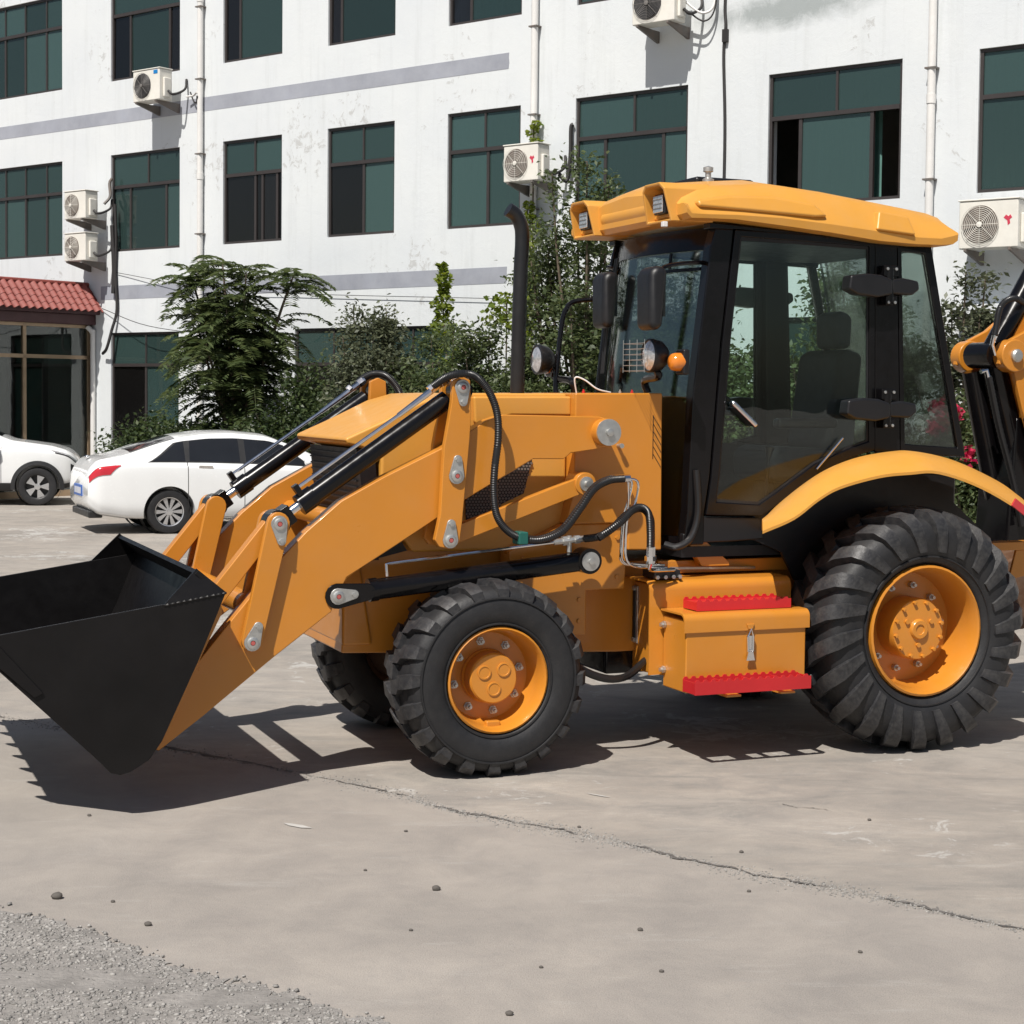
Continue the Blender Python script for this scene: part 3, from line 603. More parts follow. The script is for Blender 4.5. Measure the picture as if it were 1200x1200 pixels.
bush('upright_shrub', 'dense green shrub below the yellow green leaf tuft beside the exhaust pipe', 'shrub', bw(11.3, -2.4), 1.0, .7, 3.1, 8000, .075, 'leaf_mid', 20, .1, seed=10, spread=.13)
bush('slender_tree', 'tall thin branched tree climbing past the condenser and drainpipe', 'tree', bw(12.55, -1.8), 1.15, .8, 5.75, 5600, .085, 'leaf_mid', 15, .2, seed=12, spread=.13, twigs=7)
bush('slender_tree', 'airy leafy tree standing behind the loader cab front', 'tree', bw(14.0, -2.0), 1.1, .8, 4.9, 5600, .085, 'leaf_mid', 15, .2, seed=13, spread=.14, twigs=7)
bush('evergreen_hedge', 'broad green bush seen through the cab glass', 'bush', bw(15.4, -2.4), 1.5, .8, 2.6, 9000, .085, 'leaf_mid', 24, 0, seed=14)
bush('slender_tree', 'leafy tree seen through the cab door glass', 'tree', bw(16.3, -1.6), 1.1, .7, 4.4, 5200, .09, 'leaf_mid', 13, .15, seed=15, spread=.14)
bush('slender_tree', 'sparse leafy sapling behind the rear cab corner below the large condenser', 'tree', bw(18.0, -1.7), .62, .5, 4.1, 2600, .085, 'leaf_grey', 10, .15, seed=16, spread=.11)
bush('rose_bush', 'rose bush with red blooms growing behind the cab rear corner', 'shrub', bw(18.55, -2.3), 1.0, .6, 2.0, 6000, .075, 'leaf_mid', 18, 0, seed=17)
bush('evergreen_hedge', 'low green bush behind the rear wheel and backhoe boom', 'bush', bw(20.2, -2.4), 1.4, .7, 1.9, 6000, .08, 'leaf_mid', 18, 0, seed=18)
rb = [o for o in bpy.data.objects if o.name.startswith('rose_bush')][0]
for (x, y, z) in [(-.42,-.35,1.92),(-.15,-.4,1.86),(-.36,-.5,1.68),(.2,-.4,1.8),(.05,-.5,1.4),(.6,-.3,1.6)]:
    ctr = np.array([x, y, z]); leaf_obj('bloom', ctr + rng.normal(size=(46, 3))*.042, .075, 'petal', rb, .2, .9)
# creepers on the pipe and on a stake
def creeper(label, x, y, z0, z1, r0, r1, n, size, lx=0.0):
    t = empty('climbing_vine', bw(x, y), BA); tag(t, label, 'vine'); u = rng.uniform(0, 1, n); a = rng.uniform(0, 6.28, n); rr = (r0 + (r1-r0)*u)*np.sqrt(rng.uniform(.2, 1, n))*(1 + .35*np.sin(u*31))
    pos = np.stack([lx*u + rr*np.cos(a) + .05*np.sin(u*9), rr*np.sin(a), z0 + (z1-z0)*u], 1)
    MB().tube([(0, 0, 0), (lx*.2, 0, z0 + .1), (lx*.6, 0, (z0+z1)/2), (lx, 0, z1-.1)], .012, 5).build('stem', 'bark', t)
    leaf_obj('crown', pos, size, 'leaf_lime', t, .3, .8)
creeper('bright lime creeper rising as a thin leaning spire above the shrubs', 9.40, -1.0, 2.2, 4.05, .26, .09, 950, .085, -.22)
creeper('yellow green creeper wrapped up the drainpipe under the condenser', 10.27, -.22, 1.5, 5.0, .22, .12, 1200, .08)
creeper('short green creeper tip on the drainpipe above the condenser', 10.30, -.12, 5.85, 6.25, .09, .08, 110, .08)
creeper('yellow green leaf tuft beside the exhaust pipe', 11.05, -1.7, 3.0, 3.5, .34, .26, 260, .10)

# ------------------------------------------------------------------ cars
def smooth_keys(xs, ys, X, k=.10):
    d = np.linspace(xs[0], xs[-1], 800); v = np.interp(d, xs, ys); n = max(3, int(k/(d[1]-d[0]))); ker = np.hanning(2*n+1); ker /= ker.sum()
    vp = np.concatenate([2*v[0]-v[n:0:-1], v, 2*v[-1]-v[-2:-n-2:-1]]); return np.interp(X, d, np.convolve(vp, ker, 'valid'))
class CarBody:
    def __init__(s, keys): s.k = keys; s.xs = keys['x']
    def sec(s, x):
        g = lambda n, k=.10: float(smooth_keys(s.xs, s.k[n], np.array([x]), k)[0])
        zt, zb, W, be, rw = g('zt'), g('zb'), g('w'), g('belt'), g('rw'); dz = zt - be
        return [(0, zb), (.80*W, zb), (.965*W, zb+.09), (1.0*W, zb + .45*(be-zb)), (.985*W, be-.06), (.93*W, be), (rw + (.93*W-rw)*.16, be+dz*.80), (rw*.80, zt-.025*min(1, dz*4)), (rw*.4, zt-.004), (0, zt)]
    def at(s, x, q):
        P = s.cache(x); i = min(int(q), len(P)-2); t = q - i; a = P[max(i-1, 0)] if i else (-P[1][0], P[1][1]); b = P[i]; c = P[i+1]; d = P[i+2] if i+2 < len(P) else (-P[i][0], P[i][1])
        f = lambda k: .5*(2*b[k] + (c[k]-a[k])*t + (2*a[k]-5*b[k]+4*c[k]-d[k])*t*t + (3*b[k]-a[k]-3*c[k]+d[k])*t**3)
        return f(0), f(1)
    def cache(s, x):
        if not hasattr(s, 'c'): s.c = {}
        k = round(x, 4)
        if k not in s.c: s.c[k] = s.sec(k)
        return s.c[k]
    def pt(s, x, q, side=-1, off=0.0):
        y, z = s.at(x, q); e = .01
        if off:
            y1, z1 = s.at(x, min(q+.03, 9)); y0, z0 = s.at(x, max(q-.03, 0)); ya, za = s.at(x+e, q); yb, zb = s.at(x-e, q)
            tq = Vector((0, y1-y0, z1-z0)); tx = Vector((2*e, ya-yb, za-zb)); n = tq.cross(tx); n = n.normalized() if n.length > 1e-9 else Vector((0, 1, 0))
            if n.y < 0 and q < 6.5: n = -n
            if q >= 6.5 and n.z < 0: n = -n
            return (x + n.x*off, side*(y + n.y*off), z + n.z*off)
        return (x, side*y, z)
    def patch(s, name, m, parent, xa, xb, q0, q1, side=-1, nx=14, nq=6, off=.006, th=.004):
        fa = xa if callable(xa) else (lambda u: xa); fb = xb if callable(xb) else (lambda u: xb); mb = MB(); V = []
        for o_ in (off, off-th):
            for j in range(nq+1):
                u = j/nq; q = q0 + (q1-q0)*u
                for i in range(nx+1): V.append(s.pt(fa(u) + (fb(u)-fa(u))*i/nx, q, side, o_))
        n1 = nx+1; k = n1*(nq+1); fs = []
        for j in range(nq):
            for i in range(nx): a = j*n1+i; fs += [(a, a+1, a+n1+1, a+n1), (k+a, k+a+n1, k+a+n1+1, k+a+1)]
        for i in range(nx): fs += [(i, k+i, k+i+1, i+1), (nq*n1+i, nq*n1+i+1, k+nq*n1+i+1, k+nq*n1+i)]
        for j in range(nq): a = j*n1; fs += [(a, a+n1, k+a+n1, k+a), (a+nx, k+a+nx, k+a+nx+n1, a+nx+n1)]
        mb.add(V, fs); return mb.build(name, m, parent)
    def mesh(s, m, wheels, wr):
        X = np.linspace(s.xs[0], s.xs[-1], 74); Q = np.linspace(0, 9, 46); mb = MB(); nq = len(Q)
        ring = []
        for x in X:
            h = [s.at(x, q) for q in Q]; full = [(-y, z) for y, z in h] + [(y, z) for y, z in reversed(h[1:-1])]; ring.append(full)
        n = len(ring[0])
        for x, rg in zip(X, ring): mb.v += [(x, y, z) for y, z in rg]
        for i in range(len(X)-1): mb.f += [(i*n+k, i*n+(k+1) % n, (i+1)*n+(k+1) % n, (i+1)*n+k) for k in range(n)]
        mb.f += [tuple(range(n)), tuple((len(X)-1)*n+k for k in range(n))]
        body = mb.build('body', m, None, smooth=50); cut = MB()
        for wx in wheels:
            for sg in (-1, 1): cut.cyl((wx, sg*.52, wr[1]), (wx, sg*1.3, wr[1]), wr[0], 40)
        co = cut.build('cutter', 'car_trim'); bo = body.modifiers.new('b', 'BOOLEAN'); bo.object = co; bo.operation = 'DIFFERENCE'; bo.solver = 'EXACT'
        dg = bpy.context.evaluated_depsgraph_get(); me = bpy.data.meshes.new_from_object(body.evaluated_get(dg)); body.modifiers.clear(); old = body.data; body.data = me
        me.shade_smooth(); me.set_sharp_from_angle(angle=R(50)); bpy.data.objects.remove(co); bpy.data.meshes.remove(old); return body
def car_wheel(parent, x, y, r, wd, side, spokes, dark=False):
    t = MB().lathe([(r*.66, -wd/2), (r*.80, -wd/2-.008), (r*.95, -wd/2), (r, -wd/2+.03), (r, wd/2-.03), (r*.95, wd/2), (r*.66, wd/2)], (0,0,0), (0, 1, 0), 40, True).build('wheel', 'rubber', parent, loc=(x, y, r))
    f = -1 if side < 0 else 1
    MB().lathe([(r*.67, f*wd*.42), (r*.64, f*wd*.46), (r*.60, f*wd*.40), (r*.58, f*wd*.05), (0, f*wd*.05)], (0,0,0), (0, 1, 0), 40).build('rim', 'car_trim', t)
    MB().lathe([(r*.68, f*wd*.44), (r*.66, f*wd*.48), (r*.62, f*wd*.45), (r*.61, f*wd*.30)], (0,0,0), (0, 1, 0), 40).build('rim_lip', 'car_trim' if dark else 'alloy', t)
    sp = MB()
    for k in range(spokes):
        a = 2*math.pi*k/spokes; h = 2*math.pi/spokes*.26; y0 = f*wd*.40; y1 = f*wd*.22
        pt = lambda rr, aa, yy: (rr*math.cos(aa), yy, rr*math.sin(aa))
        sp.add([pt(r*.12, a-.3, y0), pt(r*.12, a+.3, y0), pt(r*.61, a+h, y0), pt(r*.61, a-h, y0), pt(r*.12, a-.3, y1), pt(r*.12, a+.3, y1), pt(r*.61, a+h, y1), pt(r*.61, a-h, y1)], [(0,1,2,3),(4,7,6,5),(0,4,5,1),(1,5,6,2),(2,6,7,3),(3,7,4,0)])
    sp.lathe([(r*.16, f*wd*.2), (r*.16, f*wd*.44), (0, f*wd*.45)], (0,0,0), (0, 1, 0), 20); sp.build('spokes', 'alloy', t); return t
# sedan: local x forward, origin between the rear wheels
SA = 24.0; a_ = R(SA); sx, sy = -4.90 - .79*math.sin(a_), 24.3 + .79*math.cos(a_)
SE = empty('white_sedan', (sx, sy, 0), SA); tag(SE, 'white four door sedan with red tail lamp and blue plate parked behind the bucket', 'car')
xs = [-1.12,-1.06,-.98,-.60,-.2,.2,.6,1.0,1.5,1.95,2.40,2.9,3.3,3.5,3.58]
SB = CarBody({'x': xs, 'zt': [.86,.98,1.06,1.13,1.28,1.40,1.455,1.465,1.42,1.26,1.03,.95,.84,.72,.62], 'zb': [.42,.34,.28,.22,.20,.19,.19,.19,.19,.19,.20,.22,.26,.32,.38],
    'w': [.74,.79,.83,.88,.90,.905,.905,.905,.905,.90,.89,.87,.80,.70,.60], 'belt': [.80,.90,.96,1.0,1.0,.99,.98,.965,.95,.93,.90,.85,.76,.66,.56], 'rw': [.55,.62,.66,.66,.62,.59,.58,.58,.58,.60,.64,.66,.62,.52,.42]})
bd_ = SB.mesh('car_white', (0, 2.68), (.365, .315)); bd_.parent = SE
for sg in (-1, 1):
    SB.patch('side_window', 'car_glass', SE, lambda u: -.24+.38*u, lambda u: .24, 5.16, 5.92, sg)
    SB.patch('side_window', 'car_glass', SE, lambda u: .30+.03*u, lambda u: 1.04, 5.16, 5.93, sg)
    SB.patch('side_window', 'car_glass', SE, lambda u: 1.13, lambda u: 2.12-.44*u, 5.16, 5.93, sg)
    SB.patch('window_surround', 'car_trim', SE, lambda u: -.30+.40*u, lambda u: 2.18-.46*u, 5.10, 5.96, sg, nx=24, off=.003)
    SB.patch('tail_lamp', 'car_red', SE, lambda u: -1.10, lambda u: -.66-.22*abs(u-.75), 3.75, 4.55, sg, off=.008)
    SB.patch('lamp_trim', 'chrome', SE, -1.11, -.74, 4.57, 4.65, sg, nq=1, off=.010)
    for x0 in (.26, 1.085): SB.patch('door_seam', 'car_trim', SE, x0, x0+.010, 1.6, 5.1, sg, nx=1, nq=12, off=.0015, th=.006)
    SB.patch('sill_seam', 'car_trim', SE, .45, 2.25, 1.55, 1.62, sg, nx=12, nq=1, off=.002, th=.004)
    for x0 in (.42, 1.24): SB.patch('door_handle', 'chrome', SE, x0, x0+.20, 4.28, 4.52, sg, nx=4, nq=2, off=.028, th=.03)
    SB.patch('headlamp', 'lamp_lens', SE, 3.0, 3.44, 4.3, 5.1, sg)
    MB().ico((2.02, sg*1.0, 1.02), .1, 2, (.7, 1.0, .7)).build('mirror', 'car_white', SE)
    SB.patch('rear_window', 'car_glass', SE, lambda u: -.50+.02*u, lambda u: .14, 6.45, 9, sg, nx=12, nq=8)
    SB.patch('windshield', 'car_glass', SE, lambda u: 1.66, lambda u: 2.30, 6.4, 9, sg, nx=12, nq=8)
    for x0 in (0, 2.68): car_wheel(SE, x0, sg*.775, .315, .20, sg, 10)
    for x0 in (0, 2.68): MB().lathe([(.36, -.05), (.36, .2)], (x0, sg*.62, .315), (0, 1, 0), 32).build('wheel_well', 'car_trim', SE)
MB().box(-1.135, -1.118, -.30, .30, .52, .68).build('rear_plate', 'plate_blue', SE, bevel=.003)
pw = MB()
for k in range(7): pw.box(-1.139, -1.136, -.25+.073*k, -.21+.073*k, .555, .645)
pw.build('plate_characters', 'plate_white', SE)
MB().box(-1.10, -.9, -.66, .66, .23, .33).build('rear_valance', 'car_trim', SE, bevel=.02)
MB().ico((-1.0, 0, 1.075), .05, 2, (.8, .9, .5)).build('badge', 'chrome', SE)
# white crossover: origin between the front wheels
VA = 12.0; a_ = R(VA); vx, vy = -8.36 - .80*math.sin(a_), 30.05 + .80*math.cos(a_)
SV = empty('white_crossover', (vx, vy, 0), VA); tag(SV, 'white crossover with black wheel arch trim parked nose out beside the porch', 'car')
xs = [-3.55,-3.45,-3.3,-2.9,-2.4,-1.9,-1.5,-1.1,-.72,-.45,-.1,.25,.5,.64,.73,.76]
VB = CarBody({'x': xs, 'zt': [1.0,1.15,1.35,1.58,1.64,1.66,1.64,1.52,1.28,1.16,1.11,1.06,.98,.88,.72,.60], 'zb': [.5,.42,.34,.28,.26,.25,.25,.25,.25,.25,.25,.27,.30,.34,.40,.44],
    'w': [.76,.82,.87,.91,.92,.92,.92,.92,.92,.92,.91,.88,.82,.74,.62,.52], 'belt': [.9,1.0,1.05,1.07,1.06,1.05,1.04,1.03,1.02,1.01,1.0,.96,.90,.80,.66,.55], 'rw': [.55,.6,.62,.60,.59,.58,.58,.60,.64,.66,.68,.68,.64,.56,.46,.38]})
bd_ = VB.mesh('car_white', (-2.62, 0), (.395, .335)); bd_.parent = SV
for sg in (-1, 1):
    VB.patch('side_window', 'car_glass', SV, -2.0, lambda u: -.85-.38*u, 5.15, 5.92, sg); VB.patch('side_window', 'car_glass', SV, lambda u: -3.2+.1*u, -2.06, 5.15, 5.92, sg)
    VB.patch('headlamp', 'lamp_lens', SV, lambda u: .22+.10*(1-u), lambda u: .66, 4.55, 5.15, sg, off=.008)
    VB.patch('headlamp_surround', 'car_trim', SV, .30, .69, 4.25, 4.54, sg, off=.006)
    VB.patch('fog_lamp', 'car_trim', SV, .56, .70, 2.9, 3.7, sg, off=.008)
    VB.patch('sill_trim', 'car_trim', SV, -2.2, -.42, 1.2, 2.3, sg, off=.008)
    VB.patch('bumper_trim', 'car_trim', SV, .40, .73, 1.2, 2.0, sg, off=.008)
    VB.patch('windshield', 'car_glass', SV, -1.40, -.62, 6.4, 9, sg, nx=12, nq=8)
    VB.patch('door_seam', 'car_trim', SV, -.62, -.61, 1.6, 5.1, sg, nx=1, nq=10, off=.0015, th=.006)
    MB().ico((-.78, sg*1.03, 1.12), .12, 2, (.7, .9, .7)).build('mirror', 'car_white', SV)
    for x0 in (0, -2.62):
        car_wheel(SV, x0, sg*.795, .335, .22, sg, 5, True)
        MB().lathe([(.39, -.05), (.39, .25)], (x0, sg*.62, .335), (0, 1, 0), 32).build('wheel_well', 'car_trim', SV)
        ar = MB(); n_ = 26; pp = []
        for rr in (.385, .455):
            for k in range(n_+1):
                an = R(-8 + 196*k/n_); px_, pz_ = x0 + rr*math.cos(an), .335 + rr*math.sin(an); yy = .93 if rr < .4 else .918
                pp.append((px_, sg*yy, pz_))
        pp += [(x, y - sg*.05, z) for x, y, z in pp]; m1 = n_+1; m2 = 2*m1
        fs = []
        for k in range(n_): fs += [(k, k+1, m1+k+1, m1+k), (m2+k, m2+m1+k, m2+m1+k+1, m2+k+1), (k, m2+k, m2+k+1, k+1), (m1+k, m1+k+1, m2+m1+k+1, m2+m1+k)]
        ar.add(pp, fs); ar.build('wheel_arch_trim', 'car_trim', SV)
# ------------------------------------------------------------------ backhoe loader (local x runs from bucket to backhoe, y away from the open door side)
TC = .92
BH = empty('backhoe_loader', (-.130, 8.830, 0), 22.5)
tag(BH, 'yellow backhoe loader with black front bucket, enclosed cab and red side steps', 'backhoe loader')
def mir(y0, y1, far): return (2*TC-y1, 2*TC-y0) if far else (y0, y1)
def my(y, far): return 2*TC-y if far else y

# ---- wheels
def tyre_wheel(cx, cz, y0, y1, far, kind):
    yc = (y0+y1)/2; w_ = y1-y0; h = w_/2; rear = kind == 'rear'; o = -1 if not far else 1     # o: outward direction in y
    if rear: prof = [(.372, -h*.72), (.40, -h*.86), (.47, -h*.97), (.54, -h*.99), (.60, -h*.93), (.638, -h*.76), (.652, -h*.4), (.656, 0)]
    else: prof = [(.275, -h*.74), (.295, -h*.92), (.36, -h*1.0), (.42, -h*.98), (.465, -h*.90), (.488, -h*.74), (.494, -h*.4), (.496, 0)]
    full = prof + [(r, -y) for r, y in reversed(prof[:-1])]
    t = MB().lathe(full, (0,0,0), (0, 1, 0), 72, True).build('rear_wheel' if rear else 'front_wheel', 'rubber', BH, loc=(cx, yc, cz), smooth=60)
    if not rear:
        for rr in (.435, .30): MB().tube([(rr*math.cos(a), o*h*(.985 if rr > .4 else .935), rr*math.sin(a)) for a in [2*math.pi*i/64 for i in range(65)]], .006, 5, False).build('sidewall_rib', 'rubber', t)
    else:
        MB().tube([(.425*math.cos(a), o*h*.915, .425*math.sin(a)) for a in [2*math.pi*i/64 for i in range(65)]], .006, 5, False).build('sidewall_rib', 'rubber', t)
    # tread lugs: (fraction of half width, base radius, normal (ny, nr), angle, half width)
    if rear: stn = [(-1.00,.455,-1,.0,.165,.030,.003),(-1.0,.535,-.97,.2,.125,.042,.014),(-.96,.60,-.75,.65,.090,.050,.028),(-.80,.636,-.35,.94,.055,.052,.042),(-.45,.650,0,1,-.01,.052,.048),(-.05,.655,0,1,-.10,.048,.048),(.12,.655,0,1,-.13,.040,.044)]
    else: stn = [(-.955,.44,-.95,.3,.05,.034,.004),(-.90,.47,-.7,.7,.04,.040,.018),(-.74,.487,-.25,.97,.025,.044,.030),(-.42,.493,0,1,0,.044,.032),(-.30,.494,0,1,-.055,.044,.032),(.06,.496,0,1,-.075,.044,.032)]
    vs = []
    for (fy, r, ny, nr, th, hw, ht) in stn:
        dth = hw / r
        for (lift, k) in ((-.02, 1.0), (ht, .80)):
            for sgn in (-1, 1):
                a = th + sgn*dth*k; rr = r + nr*lift; vs.append((rr*math.sin(a), fy*h + ny*lift, rr*math.cos(a)))
    fs = []
    for i in range(len(stn)-1):
        a, b = 4*i, 4*i+4; fs += [(a, b, b+1, a+1), (a+2, a+3, b+3, b+2), (a, a+2, b+2, b), (a+1, b+1, b+3, a+3)]
    fs += [(0, 1, 3, 2), (len(vs)-4, len(vs)-2, len(vs)-1, len(vs)-3)]
    lb = MB(); lb.add(vs, fs); me = lb.mesh('tread_lug', 'lug_rubber', 40); n = 22 if rear else 20
    me2 = me.copy(); me2.transform(Matrix.Rotation(math.pi, 4, 'Z') @ Matrix.Scale(-1, 4, Vector((1, 0, 0)))); me2.flip_normals()
    for k in range(n):
        inst('tread_lug', me, t, rot=(0, 2*math.pi*k/n, 0)); inst('tread_lug', me2, t, rot=(0, 2*math.pi*(k+.5)/n, 0))
    # rim and hub on the outward side; the inward side gets a plain dish
    def L(name, prof, m='yellow_paint', seg=48, par=t): return MB().lathe([(r, o*y) for r, y in prof], (0,0,0), (0, 1, 0), seg).build(name, m, par)
    if rear:
        rim = L('rim', [(.378, h*.76), (.374, h*.86), (.362, h*.88), (.350, h*.80), (.335, h*.55), (.325, h*.20), (.315, -h*.10), (.20, -h*.12), (0, -h*.12)])
        L('rim_back', [(.372, -h*.72), (.33, -h*.6), (.31, -h*.2), (0, -h*.2)], 'axle_dark')
        hub = L('hub', [(.178, -h*.12), (.178, h*.46), (.170, h*.52), (.06, h*.54), (.055, h*.60), (.05, h*.62), (.03, h*.62), (.028, h*.59), (0, h*.59)])
        for k in range(12):
            a = 2*math.pi*k/12+.2; MB().lathe([(.012, o*h*.48), (.012, o*h*.60), (0, o*h*.61)], (.157*math.cos(a), 0, .157*math.sin(a)), (0, 1, 0), 6).build('hub_bolt', 'yellow_paint', hub)
        for k in range(3):
            a = 2*math.pi*k/3+.5; MB().lathe([(.014, o*h*.50), (.014, o*h*.59), (0, o*h*.59)], (.095*math.cos(a), 0, .09*math.sin(a)), (0, 1, 0), 10).build('hub_bolt', 'yellow_paint', hub)
        for k in range(10):
            a = 2*math.pi*k/10+.1; MB().lathe([(.019, -o*h*.14), (.019, o*h*.0), (.010, o*h*.0), (.010, o*h*.10), (0, o*h*.10)], (.245*math.cos(a), 0, .245*math.sin(a)), (0, 1, 0), 8).build('wheel_nut', 'zinc', rim)
    else:
        rim = L('rim', [(.284, h*.78), (.282, h*.90), (.272, h*.93), (.262, h*.86), (.252, h*.55), (.243, h*.18), (.232, h*.10), (.15, h*.08), (0, h*.08)])
        L('rim_back', [(.275, -h*.74), (.25, -h*.6), (.23, -h*.1), (0, -h*.1)], 'axle_dark')
        hub = L('hub', [(.145, h*.08), (.145, h*.14), (.136, h*.18), (.134, h*.56), (.126, h*.60), (0, h*.60)])
        for (x, z) in ((.055, .045), (-.055, .035), (.0, -.055)): MB().lathe([(.038, o*h*.59), (.038, o*h*.63), (.031, o*h*.635), (.029, o*h*.62), (0, o*h*.62)], (x, 0, z), (0, 1, 0), 18).build('hub_cap', 'yellow_paint', hub)
        for k in range(8):
            a = 2*math.pi*k/8+.2; MB().lathe([(.024, o*h*.08), (.024, o*h*.12), (.017, o*h*.12), (.017, o*h*.22), (.009, o*h*.22), (.009, o*h*.32), (0, o*h*.32)], (.19*math.cos(a), 0, .19*math.sin(a)), (0, 1, 0), 6).build('wheel_nut', 'zinc', rim)
        MB().box(-.04, .04, o*h*.52 - .02, o*h*.52+.02, -.262, -.225).build('valve_guard', 'yellow_paint', rim, bevel=.008)
    return t
for far in (False, True):
    a, b = mir(.0, .43, far); tyre_wheel(.085, .515, a, b, far, 'front')
    a, b = mir(-.23, .25, far); tyre_wheel(2.62, .695, a, b, far, 'rear')

# ---- chassis
MB().prism([(-.62,.62),(-.58,1.08),(-.45,1.24),(.3,1.24),(.5,1.07),(1.3,1.07),(3.5,1.05),(3.5,.62),(2.9,.55),(1.0,.55)], .52, 1.32).build('chassis', 'yellow_paint', BH, bevel=.012)
MB().prism([(.28,.70),(.28,1.16),(.60,1.30),(1.0,1.30),(.98,.93),(.745,.93),(.745,.68)], .36, .50).build('loader_frame', 'yellow_paint', BH, bevel=.008)
MB().prism([(.28,.70),(.28,1.16),(.60,1.30),(1.0,1.30),(.98,.93),(.745,.93),(.745,.68)], *mir(.36, .50, True)).build('loader_frame', 'yellow_paint', BH, bevel=.008)
ax = MB(); ax.tube([(.085, .40, .515), (.085, .62, .515), (.085, .80, .52), (.085, 1.04, .52), (.085, 1.22, .515), (.085, 1.44, .515)], [.12, .10, .15, .15, .10, .12], 20); ax.box(-.1, .27, .72, 1.12, .56, .80); ax.build('front_axle', 'axle_dark', BH)
ax = MB(); ax.tube([(2.62, .2, .695), (2.62, .6, .695), (2.62, .75, .695), (2.62, 1.09, .695), (2.62, 1.24, .695), (2.62, 1.64, .695)], [.15, .13, .22, .22, .13, .15], 20); ax.build('rear_axle', 'axle_dark', BH)
MB().prism([(-.62,.66),(-.62,1.10),(-.52,1.10),(-.45,.66)], .50, 1.34).build('front_weight', 'yellow_paint', BH, bevel=.02)
MB().box(.95, 2.0, .54, 1.3, .42, .62).build('belly_guard', 'black_paint', BH, bevel=.02)
for (x, z) in ((.33,.76),(.33,.88),(.70,.76),(.70,.88),(.93,1.0),(.93,1.22),(.36,1.12)): MB().lathe([(.013, 0), (.013, .009), (0, .010)], (x, .3595, z), (0, -1, 0), 6).build('frame_bolt', 'yellow_paint', BH)
MB().tube(catmull([(.5,.3,.62),(.75,.28,.47),(.95,.3,.44),(1.15,.4,.52)], 6), .022, 8).build('hose', 'hose_rubber', BH)
# ---- engine hood
hp = [(-.634,1.772),(-.423,1.866),(-.208,1.970),(-.06,2.012),(.10,2.018),(.645,2.022),(.645,1.16),(-.25,1.16),(-.44,1.40),(-.432,1.69),(-.55,1.725),(-.625,1.742)]
MB().prism(hp, .43, 1.41).build('hood', 'yellow_plastic', BH, bevel=.030, seg=4)
MB().prism([(.076,2.0),(.655,2.006),(.655,1.90),(.30,1.90),(.17,1.87),(.115,1.832),(.085,1.86)], .395, .435).build('hood_flange', 'yellow_plastic', BH, bevel=.012, seg=3)
MB().prism([(.66,2.014),(.10,2.008),(.08,1.93),(.66,1.93)], *mir(.395,.435,True)).build('hood_flange', 'yellow_plastic', BH, bevel=.012)
MB().prism([(-.56,1.715),(-.50,1.12),(-.43,1.12),(-.45,1.70)], .47, 1.37).build('radiator_grille', 'mesh_dark', BH)
gl = MB()
for k in range(16): gl.box(-.57 + .004*k, -.555+.004*k, .49, 1.35, 1.68-.035*k, 1.688-.035*k)
gl.build('grille_bars', 'mesh_dark', BH)
MB().prism([(-.56,1.70),(-.47,1.70),(-.44,1.40),(-.28,1.17),(-.5,1.12)], .44, .468).build('front_side_panel', 'mesh_dark', BH)
# honeycomb side vent
vent = [(.433,1.655),(.384,1.470),(.30,1.435),(.05,1.315),(.045,1.44)]
vo = MB().prism(vent, .418, .4295).build('side_vent', 'mesh_dark', BH)
def in_poly(x, z, P):
    c_ = False
    for i in range(len(P)):
        (x1, z1), (x2, z2) = P[i], P[i-1]
        if (z1 > z) != (z2 > z) and x < (x2-x1)*(z-z1)/(z2-z1)+x1: c_ = not c_
    return c_
hx = MB(); sp_ = .0185
for j in range(-2, 24):
    for i in range(-2, 26):
        x = .03 + i*sp_ + (j % 2)*sp_/2; z = 1.30 + j*sp_*.866
        if in_poly(x, z, vent): hx.prism(circle(x, z, .0072, 6), .4155, .4185)
hx.build('vent_holes', 'bracket_grey', BH)
MB().prism([(.29,1.60),(.30,1.62),(.23,1.30),(.225,1.32)], .428, .4315).build('panel_seam', 'mesh_dark', BH)
# ---- cowl / loader tower
MB().prism([(.652,2.024),(1.19,2.030),(1.198,1.145),(.985,1.15),(.985,1.302),(.605,1.302),(.652,1.5)], .335, 1.505).build('cowl', 'yellow_paint', BH, bevel=.010)
ls = MB()
for k in range(6):
    z = 1.90 - k*.042; ls.add([(1.135, .3335, z), (1.185, .3335, z-.075), (1.185, .3335, z-.082), (1.135, .3335, z-.007), (1.135, .338, z), (1.185, .338, z-.075), (1.185, .338, z-.082), (1.135, .338, z-.007)], [(0,1,2,3),(4,7,6,5),(0,4,5,1),(1,5,6,2),(2,6,7,3),(3,7,4,0)])
ls.box(1.131, 1.135, .3335, .338, 1.66, 1.905); ls.build('louvre_slots', 'mesh_dark', BH)
MB().lathe([(.010, 0), (.010, .035), (.014, .035), (.014, .055), (0, .056)], (.915, .337, 1.735), (0, -1, 0), 10).build('cowl_bolt', 'zinc', BH)
for k, (x, y) in enumerate([(.80,.55),(.98,.45),(1.08,.5)]):
    MB().lathe([(.009, 0), (.009, .012), (.005, .012), (.005, .022), (0, .022)], (x, y, 2.025), (0, 0, 1), 8).build('cowl_fitting', 'zinc' if k % 2 else 'red_paint', BH)
MB().tube(catmull([(.78,.6,2.02),(.76,.58,2.11),(.81,.56,2.10),(.88,.54,2.05),(.97,.55,2.03)], 6), .0045, 6).build('cable', 'plate_white', BH)

